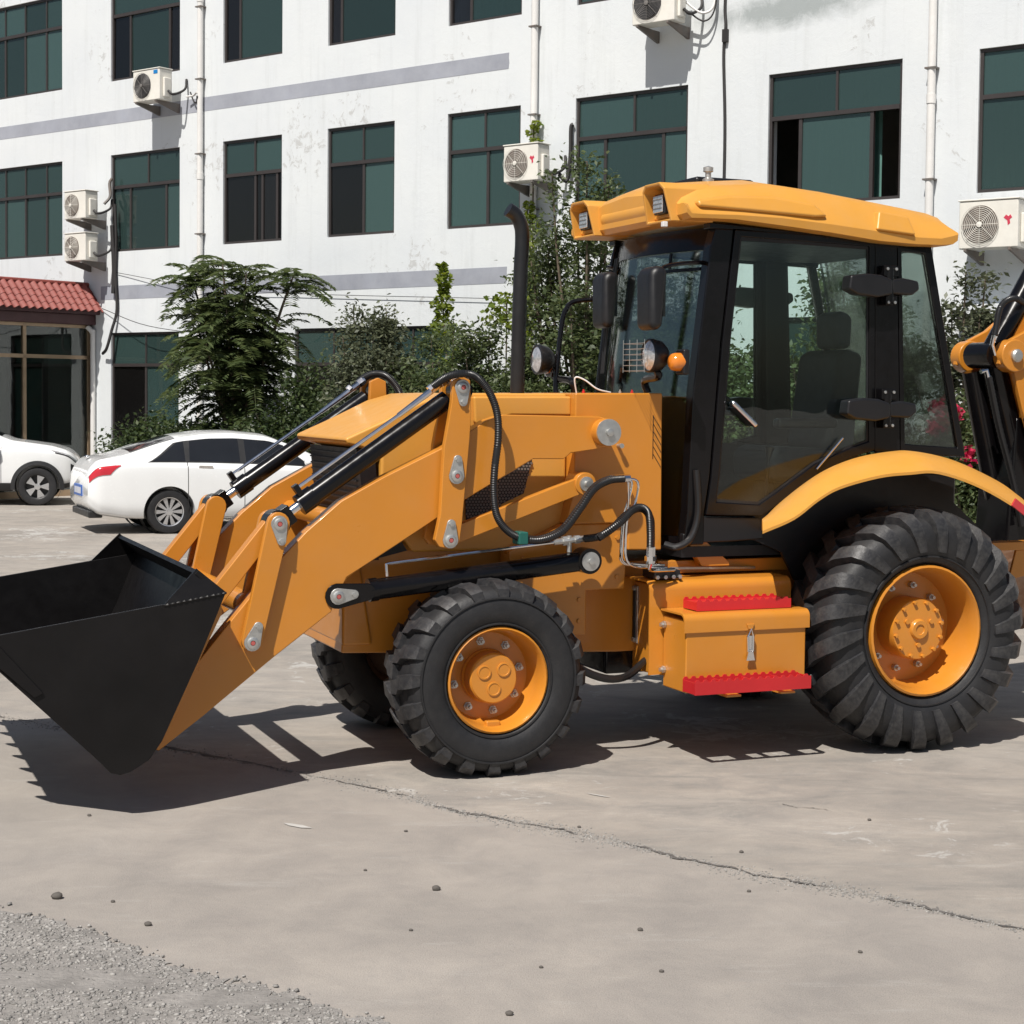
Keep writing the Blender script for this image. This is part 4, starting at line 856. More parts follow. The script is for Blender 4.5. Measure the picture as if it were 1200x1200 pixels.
# ---- loader arms, links, levers, cylinders (both sides)
ARM = [(.80,1.88),(.72,1.898),(.159,1.905),(.06,1.872),(-.05,1.805),(-.176,1.733),(-.503,1.58),(-.731,1.459),(-.91,1.31),(-1.03,1.19),(-1.355,.803),(-1.602,.508),(-1.694,.365),(-1.72,.27),(-1.66,.235),(-1.444,.392),(-1.085,.669),(-.782,.890),(-.70,1.066),(-.44,1.221),(-.05,1.459),(.334,1.669),(.514,1.668),(.554,1.70),(.691,1.718),(.78,1.735),(.83,1.80)]
LINK = [(-.148,2.084),(-.10,2.105),(-.052,2.084),(-.044,1.922),(-.052,1.775),(-.09,1.34),(-.104,1.236),(-.156,1.204),(-.215,1.215),(-.241,1.252),(-.212,1.385),(-.194,1.74),(-.173,1.855),(-.154,1.97)]
def bar_poly(a, b, wa, wb, n=8):
    A = Vector((a[0], a[1], 0)); B = Vector((b[0], b[1], 0)); d = (B-A).normalized(); th = math.degrees(math.atan2(d.y, d.x))
    return arc(A.x, A.y, wa, th+90, th+270, n) + arc(B.x, B.y, wb, th-90, th+90, n)
def keeper(s_, z, tail, yface, far):
    L_ = math.hypot(*tail); p = bar_poly((s_, z), (s_+tail[0], z+tail[1]), .043, .024, 7)
    k = MB().prism(p, *mir(yface-.012, yface, far)).build('pin_keeper', 'zinc', BH, bevel=.003)
    f = my(yface-.012, far); d = 1 if far else -1
    MB().lathe([(.030, 0), (.030, .008), (.022, .012), (.014, .012), (.012, .006), (0, .006)], (s_, f, z), (0, d, 0), 18).build('pin_head', 'zinc', k)
    MB().lathe([(.013, .006), (.010, .011), (0, .011)], (s_, f, z), (0, d, 0), 10).build('grease_nipple', 'pin_red', k)
    MB().lathe([(.014, 0), (.014, .010), (0, .011)], (s_+tail[0], f, z+tail[1]), (0, d, 0), 6).build('keeper_bolt', 'zinc', k)
def pinrod(s_, z, y0, y1, r, far, m='zinc'):
    a, b = mir(y0, y1, far); MB().cyl((s_, a, z), (s_, b, z), r, 18).build('pin', m, BH)
for far in (False, True):
    MB().prism(ARM, *mir(.17, .27, far)).build('loader_arm', 'yellow_paint', BH, bevel=.006)
    # arm pivot boss
    a, b = mir(.105, .34, far); MB().cyl((.745, a, 1.814), (.745, b, 1.814), .074, 28).build('pivot_boss', 'yellow_paint', BH, bevel=.006)
    d = 1 if far else -1
    pc = MB().lathe([(.072, 0), (.072, .010), (.020, .012), (.020, .028), (.012, .030), (0, .030)], (.745, my(.1045, far), 1.814), (0, d, 0), 28).build('pivot_cap', 'zinc', BH)
    for (y0, y1) in ((.115, .155), (.285, .325)):
        MB().prism(LINK, *mir(y0, y1, far)).build('tilt_link', 'yellow_paint', BH, bevel=.005)
        MB().prism(bar_poly((-1.072,1.352), (-1.205,.765), .058, .052), *mir(y0, y1, far)).build('bucket_lever', 'yellow_paint', BH, bevel=.005)
    pinrod(-.12, 1.59, .158, .283, .04, far); pinrod(-.16, 1.252, .158, .283, .04, far, 'yellow_paint'); pinrod(-1.205, .765, .158, .283, .045, far, 'yellow_paint'); pinrod(-1.066, 1.352, .158, .283, .035, far); pinrod(-.075, 2.04, .158, .283, .03, far)
    # parallel link to the tower
    MB().prism(bar_poly((.652,1.53), (-.16,1.245), .045, .045), *mir(.20, .255, far)).build('parallel_link', 'yellow_paint', BH, bevel=.005)
    a, b = mir(.19, .34, far); MB().cyl((.655, a, 1.532), (.655, b, 1.532), .062, 24).build('link_boss', 'yellow_paint', BH, bevel=.005)
    MB().lathe([(.04, 0), (.04, .012), (.018, .014), (.018, .04), (0, .04)], (.655, my(.189, far), 1.532), (0, d, 0), 16).build('link_pin', 'zinc', BH)
    # push link from lever to bucket
    MB().prism(bar_poly((-1.075,1.352), (-1.40,.95), .045, .045), *mir(.18, .26, far)).build('push_link', 'yellow_paint', BH, bevel=.006)
    kf = .114
    for (s_, z, tl_) in ((-.098,2.046,(.004,-.075)), (-.127,1.585,(.006,.085)), (-.158,1.250,(.004,.085)), (-1.072,1.352,(.012,-.085)), (-1.207,.760,(.03,.08))): keeper(s_, z, tl_, kf, far)
    # tilt cylinder
    yc = my(.22, far); p0 = Vector((-.075, yc, 2.03)); p1 = Vector((-1.06, yc, 1.352)); D = p1-p0; n_ = Vector((D.z, 0, -D.x)).normalized(); n_ = n_ if n_.z > 0 else -n_
    b_ = MB(); b_.cyl(p0+D*.07, p0+D*.865, .050, 24); b_.cyl(p0+D*.80, p0+D*.878, .057, 24); b_.cyl((p0.x, yc-.04, p0.z), (p0.x, yc+.04, p0.z), .062, 22); b_.build('tilt_cylinder', 'black_paint', BH)
    MB().cyl(p0+D*.86, p0+D*.965, .026, 16).build('cylinder_rod', 'chrome', BH)
    cv = MB(); cv.beam(p0+D*.925, p0+D*.99, .11, .10); cv.cyl((p1.x, yc-.058, p1.z), (p1.x, yc+.058, p1.z), .066, 22); cv.build('rod_clevis', 'black_paint', BH, bevel=.006)
    up = n_*.085; pp = MB(); yq = my(.20, far); e_ = Vector((0, yq-yc, 0))
    pp.tube([p0+D*.85+n_*.05+e_, p0+D*.85+up+e_, p0+D*.83+up+e_, p0+D*.10+up+e_], .010, 8); ppo = pp.build('hydraulic_pipe', 'chrome', BH)
    MB().beam(p0+D*.85+n_*.045+e_, p0+D*.85+n_*.105+e_, .045, .03).build('pipe_clamp', 'black_paint', ppo)
    ft = MB(); ft.tube([p0+D*.30+up+e_, p0+D*.02+up*1.08+e_], [.013, .020], 8); ft.tube([p0+D*.12+up*1.15+e_, p0+D*.10+up*1.2+e_], .024, 6); ft.tube([p0+D*.06+up*1.1+e_, p0+D*.03+up*1.1+e_], .026, 6); ft.build('pipe_fitting', 'chrome', ppo)
    # lift cylinder
    yl = my(.215, far); q0 = Vector((.672, yl, 1.112)); q1 = Vector((-.752, yl, .972)); E_ = q1-q0; m_ = Vector((0, 0, 1))
    b_ = MB(); b_.cyl(q0+E_*.03, q0+E_*.868, .055, 26); b_.cyl(q0+E_*.84, q0+E_*.872, .061, 26); b_.cyl((q0.x, yl-.055, q0.z), (q0.x, yl+.055, q0.z), .070, 26); b_.build('lift_cylinder', 'black_paint', BH)
    MB().lathe([(.052, 0), (.052, .008), (.016, .01), (.016, .022), (0, .023)], (q0.x, my(.158, far), q0.z), (0, d, 0), 22).build('cylinder_pin', 'zinc', BH)
    MB().cyl(q0+E_*.865, q0+E_*.95, .030, 16).build('cylinder_rod', 'chrome', BH)
    cv = MB(); cv.prism(bar_poly((q1.x, q1.z), (q1.x+.16, q1.z+.016), .066, .045), *mir(.155, .168, far)); cv.build('rod_clevis', 'black_paint', BH, bevel=.005)
    keeper(-.752, .972, (.085, .008), .153, far)
    pp = MB(); pp.tube([(-.47, yl, 1.06), (-.475, yl, 1.125), (-.45, yl, 1.128), (.54, yl, 1.222), (.60, yl, 1.226)], .009, 8); ppo = pp.build('hydraulic_pipe', 'chrome', BH)
    ft = MB(); ft.tube([(.48, yl, 1.216), (.66, yl, 1.232)], .017, 8); ft.tube([(.53, yl, 1.221), (.555, yl, 1.223)], .027, 6); ft.tube([(.60, yl, 1.227), (.63, yl, 1.23)], .024, 6); ft.tube([(.57, yl, 1.16), (.57, yl, 1.25)], .014, 6); ft.build('pipe_fitting', 'zinc', ppo)
MB().cyl((-1.19, .272, .93), (-1.19, 1.568, .93), .062, 26).build('arm_cross_tube', 'yellow_paint', BH)
MB().cyl((-.62, .272, 1.33), (-.62, 1.568, 1.33), .05, 26).build('arm_cross_tube', 'yellow_paint', BH)

# ---- hoses
def hose(pts, r, name='hose', ripple=.06, n=22, m='hose_rubber', parent=BH):
    P = catmull(pts, n); rs = [r*(1 + (ripple if i % 2 else -ripple)) for i in range(len(P))]; return MB().tube(P, rs, 10).build(name, m, parent)
H1 = [(-.229,2.053),(-.173,2.102),(-.103,2.117),(-.032,2.096),(.036,2.021),(.080,1.91),(.087,1.777),(.069,1.62),(.066,1.486),(.086,1.374),(.145,1.297),(.228,1.255),(.341,1.243),(.464,1.29),(.563,1.403),(.647,1.511),(.737,1.556),(.824,1.565)]
hose([(x, .19 if i == 0 else (.12 if i == 1 else .065), z) for i, (x, z) in enumerate(H1)], .020)
hose([(x+.012, .11+.0*i, z+.004) for i, (x, z) in enumerate(H1[9:])], .018)
hose([(.655,.20,1.232)] + [(x, .06 if i else .13, z) for i, (x, z) in enumerate([(.722,1.254),(.802,1.33),(.873,1.394),(.93,1.407),(.972,1.369),(.984,1.267),(.985,1.174)])], .021)
hose([(.70,.12,1.24),(.78,.12,1.29),(.86,.10,1.37),(.94,.09,1.40),(.996,.09,1.35),(1.005,.09,1.26),(1.005,.09,1.17)], .020)
hose([(-.20,1.64,2.05),(-.152,1.68,2.095),(-.072,1.70,2.128),(.01,1.70,2.116),(.081,1.70,2.045),(.115,1.70,1.95),(.12,1.70,1.80),(.10,1.68,1.6)], .022)
hose([(1.20,.30,1.18),(1.25,.25,1.17),(1.33,.24,1.22),(1.38,.25,1.36),(1.37,.26,1.6)], .020, ripple=0)
MB().box(.20, .255, .035, .135, 1.222, 1.29).build('hose_clamp', 'green_band', BH, bevel=.008)
for k, dy in enumerate((0, .03)):
    pa = [(.834,.08+dy,1.564),(.901-.02*k,.08+dy,1.556),(.917-.025*k,.08+dy,1.512),(.898-.03*k,.08+dy,1.43),(.857-.01*k,.085+dy,1.36),(.848-.012*k,.09+dy,1.20),(.861-.012*k,.10+dy,1.125),(.91,.12+dy,1.085+.01*k),(1.04,.16+dy,1.066+.012*k),(1.16,.2+dy,1.06+.012*k)]
    MB().tube(catmull(pa, 5), .0075, 8).build('hydraulic_pipe', 'chrome', BH)
    pb = [(.865+.018*k,.10+dy,1.559),(.868+.02*k,.10+dy,1.42),(.845+.01*k,.10+dy,1.33),(.835+.01*k,.105+dy,1.17),(.86,.13+dy,1.11),(.95,.16+dy,1.078),(1.16,.24+dy,1.07)]
    MB().tube(catmull(pb, 5), .0075, 8).build('hydraulic_pipe', 'chrome', BH)
ft = MB()
for x, y in ((.985,.06),(1.005,.09)): ft.cyl((x, y, 1.19), (x, y, 1.10), .024, 8); ft.tube([(x, y, 1.14), (x, y, 1.115)], .031, 6); ft.tube(catmull([(x, y, 1.10), (x+.005, y+.02, 1.07), (x+.05, y+.06, 1.055), (x+.2, y+.1, 1.05)], 4), .009, 8)
for x, z in ((.80,1.564),(.83,1.566)): ft.tube([(x-.03, .075, z), (x+.03, .075, z)], .022, 8); ft.tube([(x-.03, .11, z), (x+.03, .11, z)], .020, 8)
ft.build('pipe_fitting', 'chrome', BH)
vb = MB().box(1.09, 1.25, .20, .36, .997, 1.045).build('valve_block', 'black_plastic', BH, bevel=.006)
for x in (1.10, 1.15, 1.20, 1.24): MB().lathe([(.012, 0), (.012, .012), (0, .013)], (x, .198, 1.008), (0, -1, 0), 6).build('valve_bolt', 'zinc', vb)
MB().beam((1.24,.3,1.045), (1.85,.42,1.02), .02, .012).build('flat_pipe', 'zinc', BH)

# ---- bucket
BK0, BK1 = -.20, 2.04
BS = [(-2.58,.86),(-2.0,.277),(-1.955,.226),(-1.91,.214),(-1.86,.226),(-1.775,.276),(-1.715,.361),(-1.545,.73),(-1.415,1.048)]
MB().strip(BS + [(-1.54,1.16)], .022, BK0+.022, BK1-.022).build('bucket_shell', 'bucket_black', BH)
for (y0, y1, sgn) in ((BK0, BK0+.020, 1), (BK1-.020, BK1, -1)):
    MB().prism([(-2.60,.872)] + [(x, z-.002) for x, z in BS[1:]] + [(-1.405,1.052)], y0, y1).build('bucket_side', 'bucket_black', BH, bevel=.004)
    yi = y0 + .001 if sgn > 0 else y1 - .001
    gsv = [(-1.410,yi,1.054),(-1.708,yi,1.003),(-1.545,yi+sgn*.035,1.168)]; gsv2 = [(x, y+sgn*.014, z) for x, y, z in gsv]
    MB().add(gsv+gsv2, [(0,1,2),(3,5,4),(0,3,4,1),(1,4,5,2),(2,5,3,0)]).build('bucket_gusset', 'bucket_black', BH)
    wl = [(-1.41 - .298*k/30, y0-.001 if sgn > 0 else y1+.001, 1.052 - .050*k/30) for k in range(31)]; MB().tube(wl, [.006+.0025*math.sin(k*2.3) for k in range(31)], 6).build('weld_bead', 'bucket_black', BH)
    MB().prism([(-2.62,.90),(-2.30,.60),(-2.26,.62),(-2.48,.875)], y0-.012 if sgn > 0 else y1+.001, y0-.001 if sgn > 0 else y1+.012).build('side_cutter', 'bucket_black', BH, bevel=.003)
MB().prism([(-2.68,.965),(-2.665,.98),(-2.36,.672),(-2.38,.652)], BK0, BK1).build('cutting_edge', 'bucket_black', BH, bevel=.004)
for k in range(7):
    y = BK0 + .10 + k*(BK1-BK0-.2)/6; tm = MB(); d0 = Vector((-.705, 0, .709)); c0 = Vector((-2.62, y, .905)); up_ = Vector((.709, 0, .705))
    A = [c0 + Vector((0, s1*.045, 0)) + up_*s2*.03 for s1 in (-1, 1) for s2 in (-1, 1)]; B_ = [c0 + d0*.22 + Vector((0, s1*.018, 0)) + up_*s2*.006 for s1 in (-1, 1) for s2 in (-1, 1)]
    tm.add(A+B_, [(0,1,3,2),(4,6,7,5),(0,4,5,1),(2,3,7,6),(0,2,6,4),(1,5,7,3)]); tm.build('bucket_tooth', 'bucket_black', BH, bevel=.004)
for far in (False, True):
    for (y0, y1) in ((.115, .150), (.290, .325)):
        MB().prism([(-1.40,1.0),(-1.36,.98),(-1.36,.91),(-1.50,.62),(-1.62,.34),(-1.74,.28),(-1.70,.42)], *mir(y0, y1, far)).build('bucket_bracket', 'yellow_paint', BH, bevel=.005)

# ---- fuel tank, toolbox, steps
def rounded(y0, z0, z1, y1, r, n=6): return [(y1, z0)] + [(y1, z1)] + [(y0+r - r*math.sin(R(90*k/n)), z1 - r + r*math.cos(R(90*k/n))) for k in range(n+1)] + [(y0, z0)]
MB().prismx([(.192,.46),(.192,.955),(.98,.955),(1.04,.90),(1.04,.47),(.97,.41)], 1.127, 1.94).build('fuel_tank', 'yellow_paint', BH, bevel=.010)
cv = MB(); pr = rounded(.175, .468, .990, .225, .055)[2:]; pin_ = rounded(.185, .468, .980, .225, .046)[2:]
cv.prismx([(1.05,.990)] + pr + [(.185,.468)] + pin_[::-1][1:] + [(1.05,.980)], 1.045, 1.95); cv.build('tank_cover', 'yellow_paint', BH)
MB().box(1.118, 1.126, .47, .55, .60, .93).build('level_gauge', 'zinc', BH, bevel=.003); MB().box(1.110, 1.1175, .495, .515, .63, .90).build('gauge_tube', 'mesh_dark', BH)
for z in (.62, .915): MB().lathe([(.014, 0), (.014, .012), (0, .014)], (1.1175, .505, z), (-1, 0, 0), 6).build('gauge_bolt', 'zinc', BH)
MB().prismx([(1.0,.44),(1.04,.47),(1.04,1.0),(.9,1.0),(.9,.44)], .985, 1.125).build('tank_bracket', 'yellow_paint', BH, bevel=.006)
tb = MB().box(1.130, 1.884, -.095, .170, .405, .80).build('toolbox', 'yellow_paint', BH, bevel=.008)
pr = rounded(-.108, .735, .838, .172, .042)[2:]; pin_ = rounded(-.098, .735, .828, .172, .034)[2:]
MB().prismx([(.172,.838)] + pr + [(-.098,.735)] + pin_[::-1][1:] + [(.172,.828)], 1.112, 1.90).build('lid', 'yellow_paint', tb)
lt = MB(); lt.box(1.503, 1.533, -.114, -.0985, .60, .705); lt.tube([(1.500,-.118,.70),(1.518,-.122,.745),(1.536,-.118,.70),(1.534,-.12,.62),(1.502,-.12,.62),(1.500,-.118,.70)], .006, 6); lt.prism([(1.492,.57),(1.544,.57),(1.53,.63),(1.506,.63)], -.122, -.1145); lt.build('latch', 'chrome', tb)
MB().prism([(1.494,.772),(1.542,.772),(1.532,.742),(1.504,.742)], -.119, -.109).build('latch_hook', 'yellow_paint', tb, bevel=.004)
for z in (.75, .50): MB().lathe([(.020, 0), (.020, .014), (.012, .016), (.012, .03), (0, .03)], (1.1285, .15, z), (-1, 0, 0), 8).build('bracket_bolt', 'zinc', tb)
def step(s0, s1, y0, y1, z0, z1, name='step'):
    def saw(a, b, zz):
        p = [(a, z0)]; n = max(4, int((b-a)/.046)); w_ = (b-a)/n
        for k in range(n):
            x = a + k*w_
            p += [(x, zz), (x+w_*.18, zz+.012), (x+w_*.5, zz+.012), (x+w_*.68, zz)]
        return p + [(b, zz), (b, z0)]
    P = saw(s0, s1, z1); m = MB(); m.prism(P, y0, y0+.006); m.prism(P, y1-.006, y1)
    for k in range(5):
        x = s0 + (s1-s0-.006)*k/4; m.box(x, x+.006, y0+.0062, y1-.0062, z0+.003, z1-.004)
    m.box(s0+.008, s1-.008, y0+.0062, y1-.0062, z1-.012, z1-.006) if name == 'upper' else None
    return m.build('step', 'red_paint', BH)
step(1.225, 1.822, -.035, .12, .841, .892, 'upper'); step(1.112, 1.835, -.235, -.097, .418, .487)
sb = MB()
for x in (1.32, 1.66): sb.box(x, x+.09, -.21, .02, .392, .403)
sb.build('step_bracket', 'yellow_paint', BH)

# ---- fenders
FT = [(1.517,1.29),(1.575,1.392),(1.764,1.528),(1.92,1.612),(2.091,1.676),(2.314,1.718),(2.45,1.720),(2.66,1.690),(2.957,1.592),(3.202,1.442),(3.40,1.26)]
FL = [(3.36,1.24),(3.19,1.40),(2.959,1.520),(2.662,1.604),(2.45,1.612),(2.261,1.588),(1.983,1.517),(1.714,1.372)]
FI = [(1.80,1.26),(1.862,1.352),(2.055,1.490),(2.224,1.580),(2.397,1.642),(2.63,1.680),(2.75,1.680),(2.995,1.651),(3.31,1.552),(3.50,1.46)]
FO = [(1.517,1.290),(1.714,1.362),(1.87,1.463),(2.01,1.528),(2.261,1.585),(2.463,1.602),(2.662,1.604),(2.959,1.516),(3.265,1.364),(3.42,1.25)]
def fender(far):
    A = [p for p in catmull([(x, 0, z) for x, z in FI], 5)]; B_ = [p for p in catmull([(x, 0, z) for x, z in FO], 5)]; mb = MB(); nr = 7; n = len(A); V = []
    for off in (0, -.016):
        for i in range(n):
            a, b = A[i], B_[i]
            for j in range(nr+1):
                u = j/nr; bul = .060*math.sin(min(1, u*1.06)*math.pi*.93)**.8 if u > 0 else 0
                V.append((a.x+(b.x-a.x)*u, my(.262 + (-.225-.262)*u, far), a.z+(b.z-a.z)*u + bul*(1 if u < .8 else max(0, (1-u)/.2)) + off))
        for i in range(0): pass
    k = n*(nr+1); q = nr+1; fs = []
    for i in range(n-1):
        for j in range(nr): p = i*q+j; fs += [(p, p+1, p+q+1, p+q), (k+p, k+p+q, k+p+q+1, k+p+1)]
        fs += [(i*q, i*q+q, k+i*q+q, k+i*q), (i*q+nr, k+i*q+nr, k+i*q+q+nr, i*q+q+nr)]
    for j in range(nr): fs += [(j, k+j, k+j+1, j+1), ((n-1)*q+j, (n-1)*q+j+1, k+(n-1)*q+j+1, k+(n-1)*q+j)]
    mb.add(V, fs); mb.build('fender', 'yellow_plastic', BH, smooth=40)
for far in (False, True):
    fender(far)
    MB().prism([(1.50,1.10),(1.50,1.66),(2.0,1.72),(3.1,1.70),(3.1,1.10)], *mir(.335, .35, far)).build('inner_panel', 'black_plastic', BH) if far else None
    MB().prism([(1.70,1.22),(1.78,1.34),(2.1,1.60),(2.45,1.68),(2.95,1.55),(3.36,1.22),(3.36,.95),(2.05,.95),(1.95,1.12)], *mir(.285, .31, far)).build('wheel_house', 'black_plastic', BH)
    MB().beam((3.18, my(-.228, far), 1.425), (3.27, my(-.228, far), 1.365), .012, .05, (0, 0, 1)).build('reflector', 'car_red', BH, bevel=.003)
MB().prism([(1.36,1.20),(1.47,1.20),(1.64,1.065),(1.64,1.045),(1.46,1.045)], .34, .40).build('cab_mount', 'yellow_paint', BH, bevel=.004)
MB().box(1.22, 2.2, .42, .515, 1.00, 1.075).build('side_rail', 'yellow_paint', BH, bevel=.006)

# ---- cab
CF = 'black_paint'
APIL = [(1.300,1.175),(1.321,1.363),(1.347,2.035),(1.442,2.849),(1.470,2.96),(1.592,2.96),(1.520,2.325),(1.462,1.554),(1.430,1.345),(1.430,1.175)]
DO = [(1.436,1.345),(1.796,1.330),(1.919,1.406),(2.174,1.571),(2.405,1.669),(2.560,1.709),(2.532,2.945),(1.596,2.955),(1.526,2.325),(1.468,1.554)]
DI = [(1.500,1.418),(1.780,1.398),(1.890,1.464),(2.150,1.630),(2.388,1.722),(2.518,1.760),(2.495,2.900),(1.634,2.918),(1.572,2.325),(1.518,1.560)]
BP = [(2.566,1.700),(2.745,1.690),(2.690,2.96),(2.538,2.96)]
RO = [(2.750,1.690),(3.216,1.665),(2.935,2.93),(2.696,2.945)]; RI = [(2.778,1.745),(3.160,1.722),(2.890,2.875),(2.726,2.880)]
for far in (False, True):
    MB().prism([(x if i < 5 or not far else x-.062, z) for i, (x, z) in enumerate(APIL)], *mir(.265, .355 if not far else .30, far)).build('cab_pillar', CF, BH, bevel=.010)
    dr = MB().ring(DO, DI, *mir(.258, .300, far)).build('door', CF, BH, bevel=.006)
    MB().prism([(x, z) for x, z in DI], *mir(.276, .281, far)).build('door_glass', 'cab_glass', dr)
    MB().ring([(x+(x-2.05)*.000, z) for x, z in DI], [(x+(2.05-x)*.022, z+(2.1-z)*.022) for x, z in DI], *mir(.270, .275, far)).build('glass_seal', 'rubber', dr)
    MB().prism(BP, *mir(.265, .345, far)).build('cab_pillar', CF, BH, bevel=.008)
    rw_ = MB().ring(RO, RI, *mir(.268, .310, far)).build('rear_side_frame', CF, BH, bevel=.006)
    MB().prism(RI, *mir(.283, .288, far)).build('rear_side_glass', 'cab_glass', rw_)
    MB().prism([(1.30,1.185),(1.30,1.235),(1.43,1.335),(1.80,1.322),(1.83,1.20),(1.62,1.19)], *mir(.272, .32, far)).build('cab_sill', 'black_plastic', BH, bevel=.008)
    MB().prism([(1.44,2.955),(1.44,2.99),(2.94,2.93),(2.935,2.87),(2.62,2.912),(1.62,2.958)], *mir(.268, .35, far)).build('roof_rail', CF, BH, bevel=.006)
    if not far:
        MB().beam((1.575,.238,1.985), (1.738,.238,1.848), .030, .045, (0, 1, 0)).build('door_handle', 'chrome', dr, bevel=.012)
        MB().beam((1.60,.266,1.955), (1.72,.266,1.855), .018, .09, (0, 1, 0)).build('handle_mount', 'black_plastic', dr)
        MB().tube([(2.155,.25,1.60), (2.33,.25,1.78)], .006, 6).build('gas_strut', 'chrome', dr)
    d = 1 if far else -1
    for z in (2.675, 1.955):
        y0, y1 = mir(.165, .258, far); hg = MB()
        hg.prism([(2.30,z-.035),(2.31,z+.045),(2.42,z+.060),(2.52,z+.055),(2.60,z+.030),(2.60,z-.055),(2.50,z-.075),(2.36,z-.062)], y0, y1)
        hg.prism([(2.612,z-.05),(2.612,z+.035),(2.70,z+.045),(2.80,z+.03),(2.81,z-.02),(2.76,z-.055)], *mir(.195, .262, far))
        ho = hg.build('door_hinge', 'black_plastic', BH, bevel=.014, seg=3)
        kn = MB(); kn.box(2.565, 2.665, *mir(.205, .263, far), z+.052, z+.115); kn.box(2.58, 2.655, *mir(.205, .263, far), z-.115, z-.062); kn.cyl((2.61, my(.225, far), z-.10), (2.61, my(.225, far), z+.10), .03, 14); kn.build('hinge_knuckle', 'black_paint', ho, bevel=.004)
        for (xx, zz) in ((2.585,.095),(2.645,.095),(2.595,-.10),(2.64,-.10)): MB().lathe([(.009, 0), (.009, .006), (0, .007)], (xx, my(.204, far), z+zz), (0, d, 0), 8).build('hinge_bolt', 'zinc', ho)
# windshield, slightly bowed
def wsx(z, y):
    b_ = 1-((y-TC)/.56)**2
    return float(np.interp(z, [1.2, 2.03, 2.85, 2.95], [1.315, 1.355, 1.452, 1.475])) - .10*b_
def sheet(name, m, y0, y1, z0, z1, off=0.0, th=.006, ny=14, nz=8, parent=BH):
    mb = MB(); V = []
    for o_ in (0, th):
        for j in range(nz+1):
            for i in range(ny+1):
                y = y0+(y1-y0)*i/ny; z = z0+(z1-z0)*j/nz; V.append((wsx(z, y)+off+o_, y, z))
    n1 = ny+1; k = n1*(nz+1); fs = []
    for j in range(nz):
        for i in range(ny): a = j*n1+i; fs += [(a, a+1, a+n1+1, a+n1), (k+a, k+a+n1, k+a+n1+1, k+a+1)]
    for i in range(ny): fs += [(i, k+i, k+i+1, i+1), (nz*n1+i, nz*n1+i+1, k+nz*n1+i+1, k+nz*n1+i)]
    for j in range(nz): a = j*n1; fs += [(a, a+n1, k+a+n1, k+a), (a+ny, k+a+ny, k+a+ny+n1, a+ny+n1)]
    mb.add(V, fs); return mb.build(name, m, parent)
ws = sheet('windshield', 'cab_glass', .357, 1.483, 1.22, 2.84)
sheet('windshield_header', CF, .357, 1.483, 2.842, 2.97, -.004, .03)
sheet('windshield_sill', CF, .357, 1.483, 1.16, 1.218, -.004, .03)
sheet('visor_bar', CF, .36, .80, 2.725, 2.745, -.012, .011, nz=1); sheet('visor_bar', CF, .60, .615, 2.747, 2.838, -.012, .011, ny=1, nz=2)
for (ya, yb) in ((1.30, .95), (1.36, 1.02)):
    MB().tube([(wsx(2.86, ya)-.03, ya, 2.86), (wsx(2.5, (ya+yb)/2+.2)-.03, (ya+yb)/2+.22, 2.5), (wsx(2.15, ya+.02)-.022, ya+.04, 2.15)], .008, 6).build('wiper', 'black_plastic', ws)
# rear window, floor, dash, seat, steering
MB().prism([(2.935,2.93),(2.955,2.93),(3.236,1.66),(3.216,1.66)], .32, 1.52).build('rear_glass', 'cab_glass', BH)
MB().box(1.32, 3.2, .33, 1.51, 1.10, 1.16).build('cab_floor', 'black_plastic', BH)
MB().prism([(2.55,1.16),(2.55,1.50),(3.20,1.62),(3.20,1.16)], .33, 1.51).build('rear_console', 'black_plastic', BH, bevel=.02)
MB().prism([(1.34,1.16),(1.345,2.0),(1.45,2.02),(1.60,1.93),(1.62,1.80),(1.50,1.62),(1.48,1.16)], .66, 1.20).build('dashboard', 'black_plastic', BH, bevel=.03, seg=3)
sw = MB(); c0 = Vector((1.80, .92, 2.02)); ax_ = Vector((.55, 0, .84)).normalized(); u_, v_ = perp(ax_)
sw.tube([c0 + (u_*math.cos(a)+v_*math.sin(a))*.19 for a in [2*math.pi*i/40 for i in range(41)]], .016, 8, False)
for k in range(3): a = k*2.094; sw.tube([c0, c0 + (u_*math.cos(a)+v_*math.sin(a))*.19], .014, 6)
sw.build('steering_wheel', 'black_plastic', BH); MB().tube([c0, (1.58, .92, 1.75)], .03, 10).build('steering_column', 'black_plastic', BH)
MB().prism([(2.12,1.50),(2.10,1.66),(2.16,1.72),(2.60,1.70),(2.62,1.50)], .68, 1.16).build('seat', 'seat_fabric', BH, bevel=.05, seg=4)
MB().prism([(2.55,1.66),(2.50,1.72),(2.58,2.28),(2.66,2.32),(2.76,2.28),(2.70,1.66)], .68, 1.16).build('seat_back', 'seat_fabric', BH, bevel=.05, seg=4)
MB().prism([(2.63,2.32),(2.62,2.52),(2.68,2.56),(2.76,2.52),(2.75,2.32)], .80, 1.04).build('headrest', 'seat_fabric', BH, bevel=.04, seg=4)
MB().box(2.2, 2.55, .8, 1.04, 1.16, 1.5).build('seat_base', 'black_plastic', BH)
MB().box(2.08, 2.50, .55, .63, 1.83, 1.89).build('armrest', 'black_plastic', BH, bevel=.02)
for (x, y, z) in ((1.95,.50,1.72),(2.85,.70,2.0),(2.85,1.1,2.0)): MB().tube([(x, y, 1.16), (x+.03, y, z-.08), (x+.04, y, z)], [.012, .010, .03], 8).build('lever', 'black_plastic', BH)
MB().box(1.60, 2.95, .34, 1.50, 2.90, 2.93).build('headliner', 'black_plastic', BH)
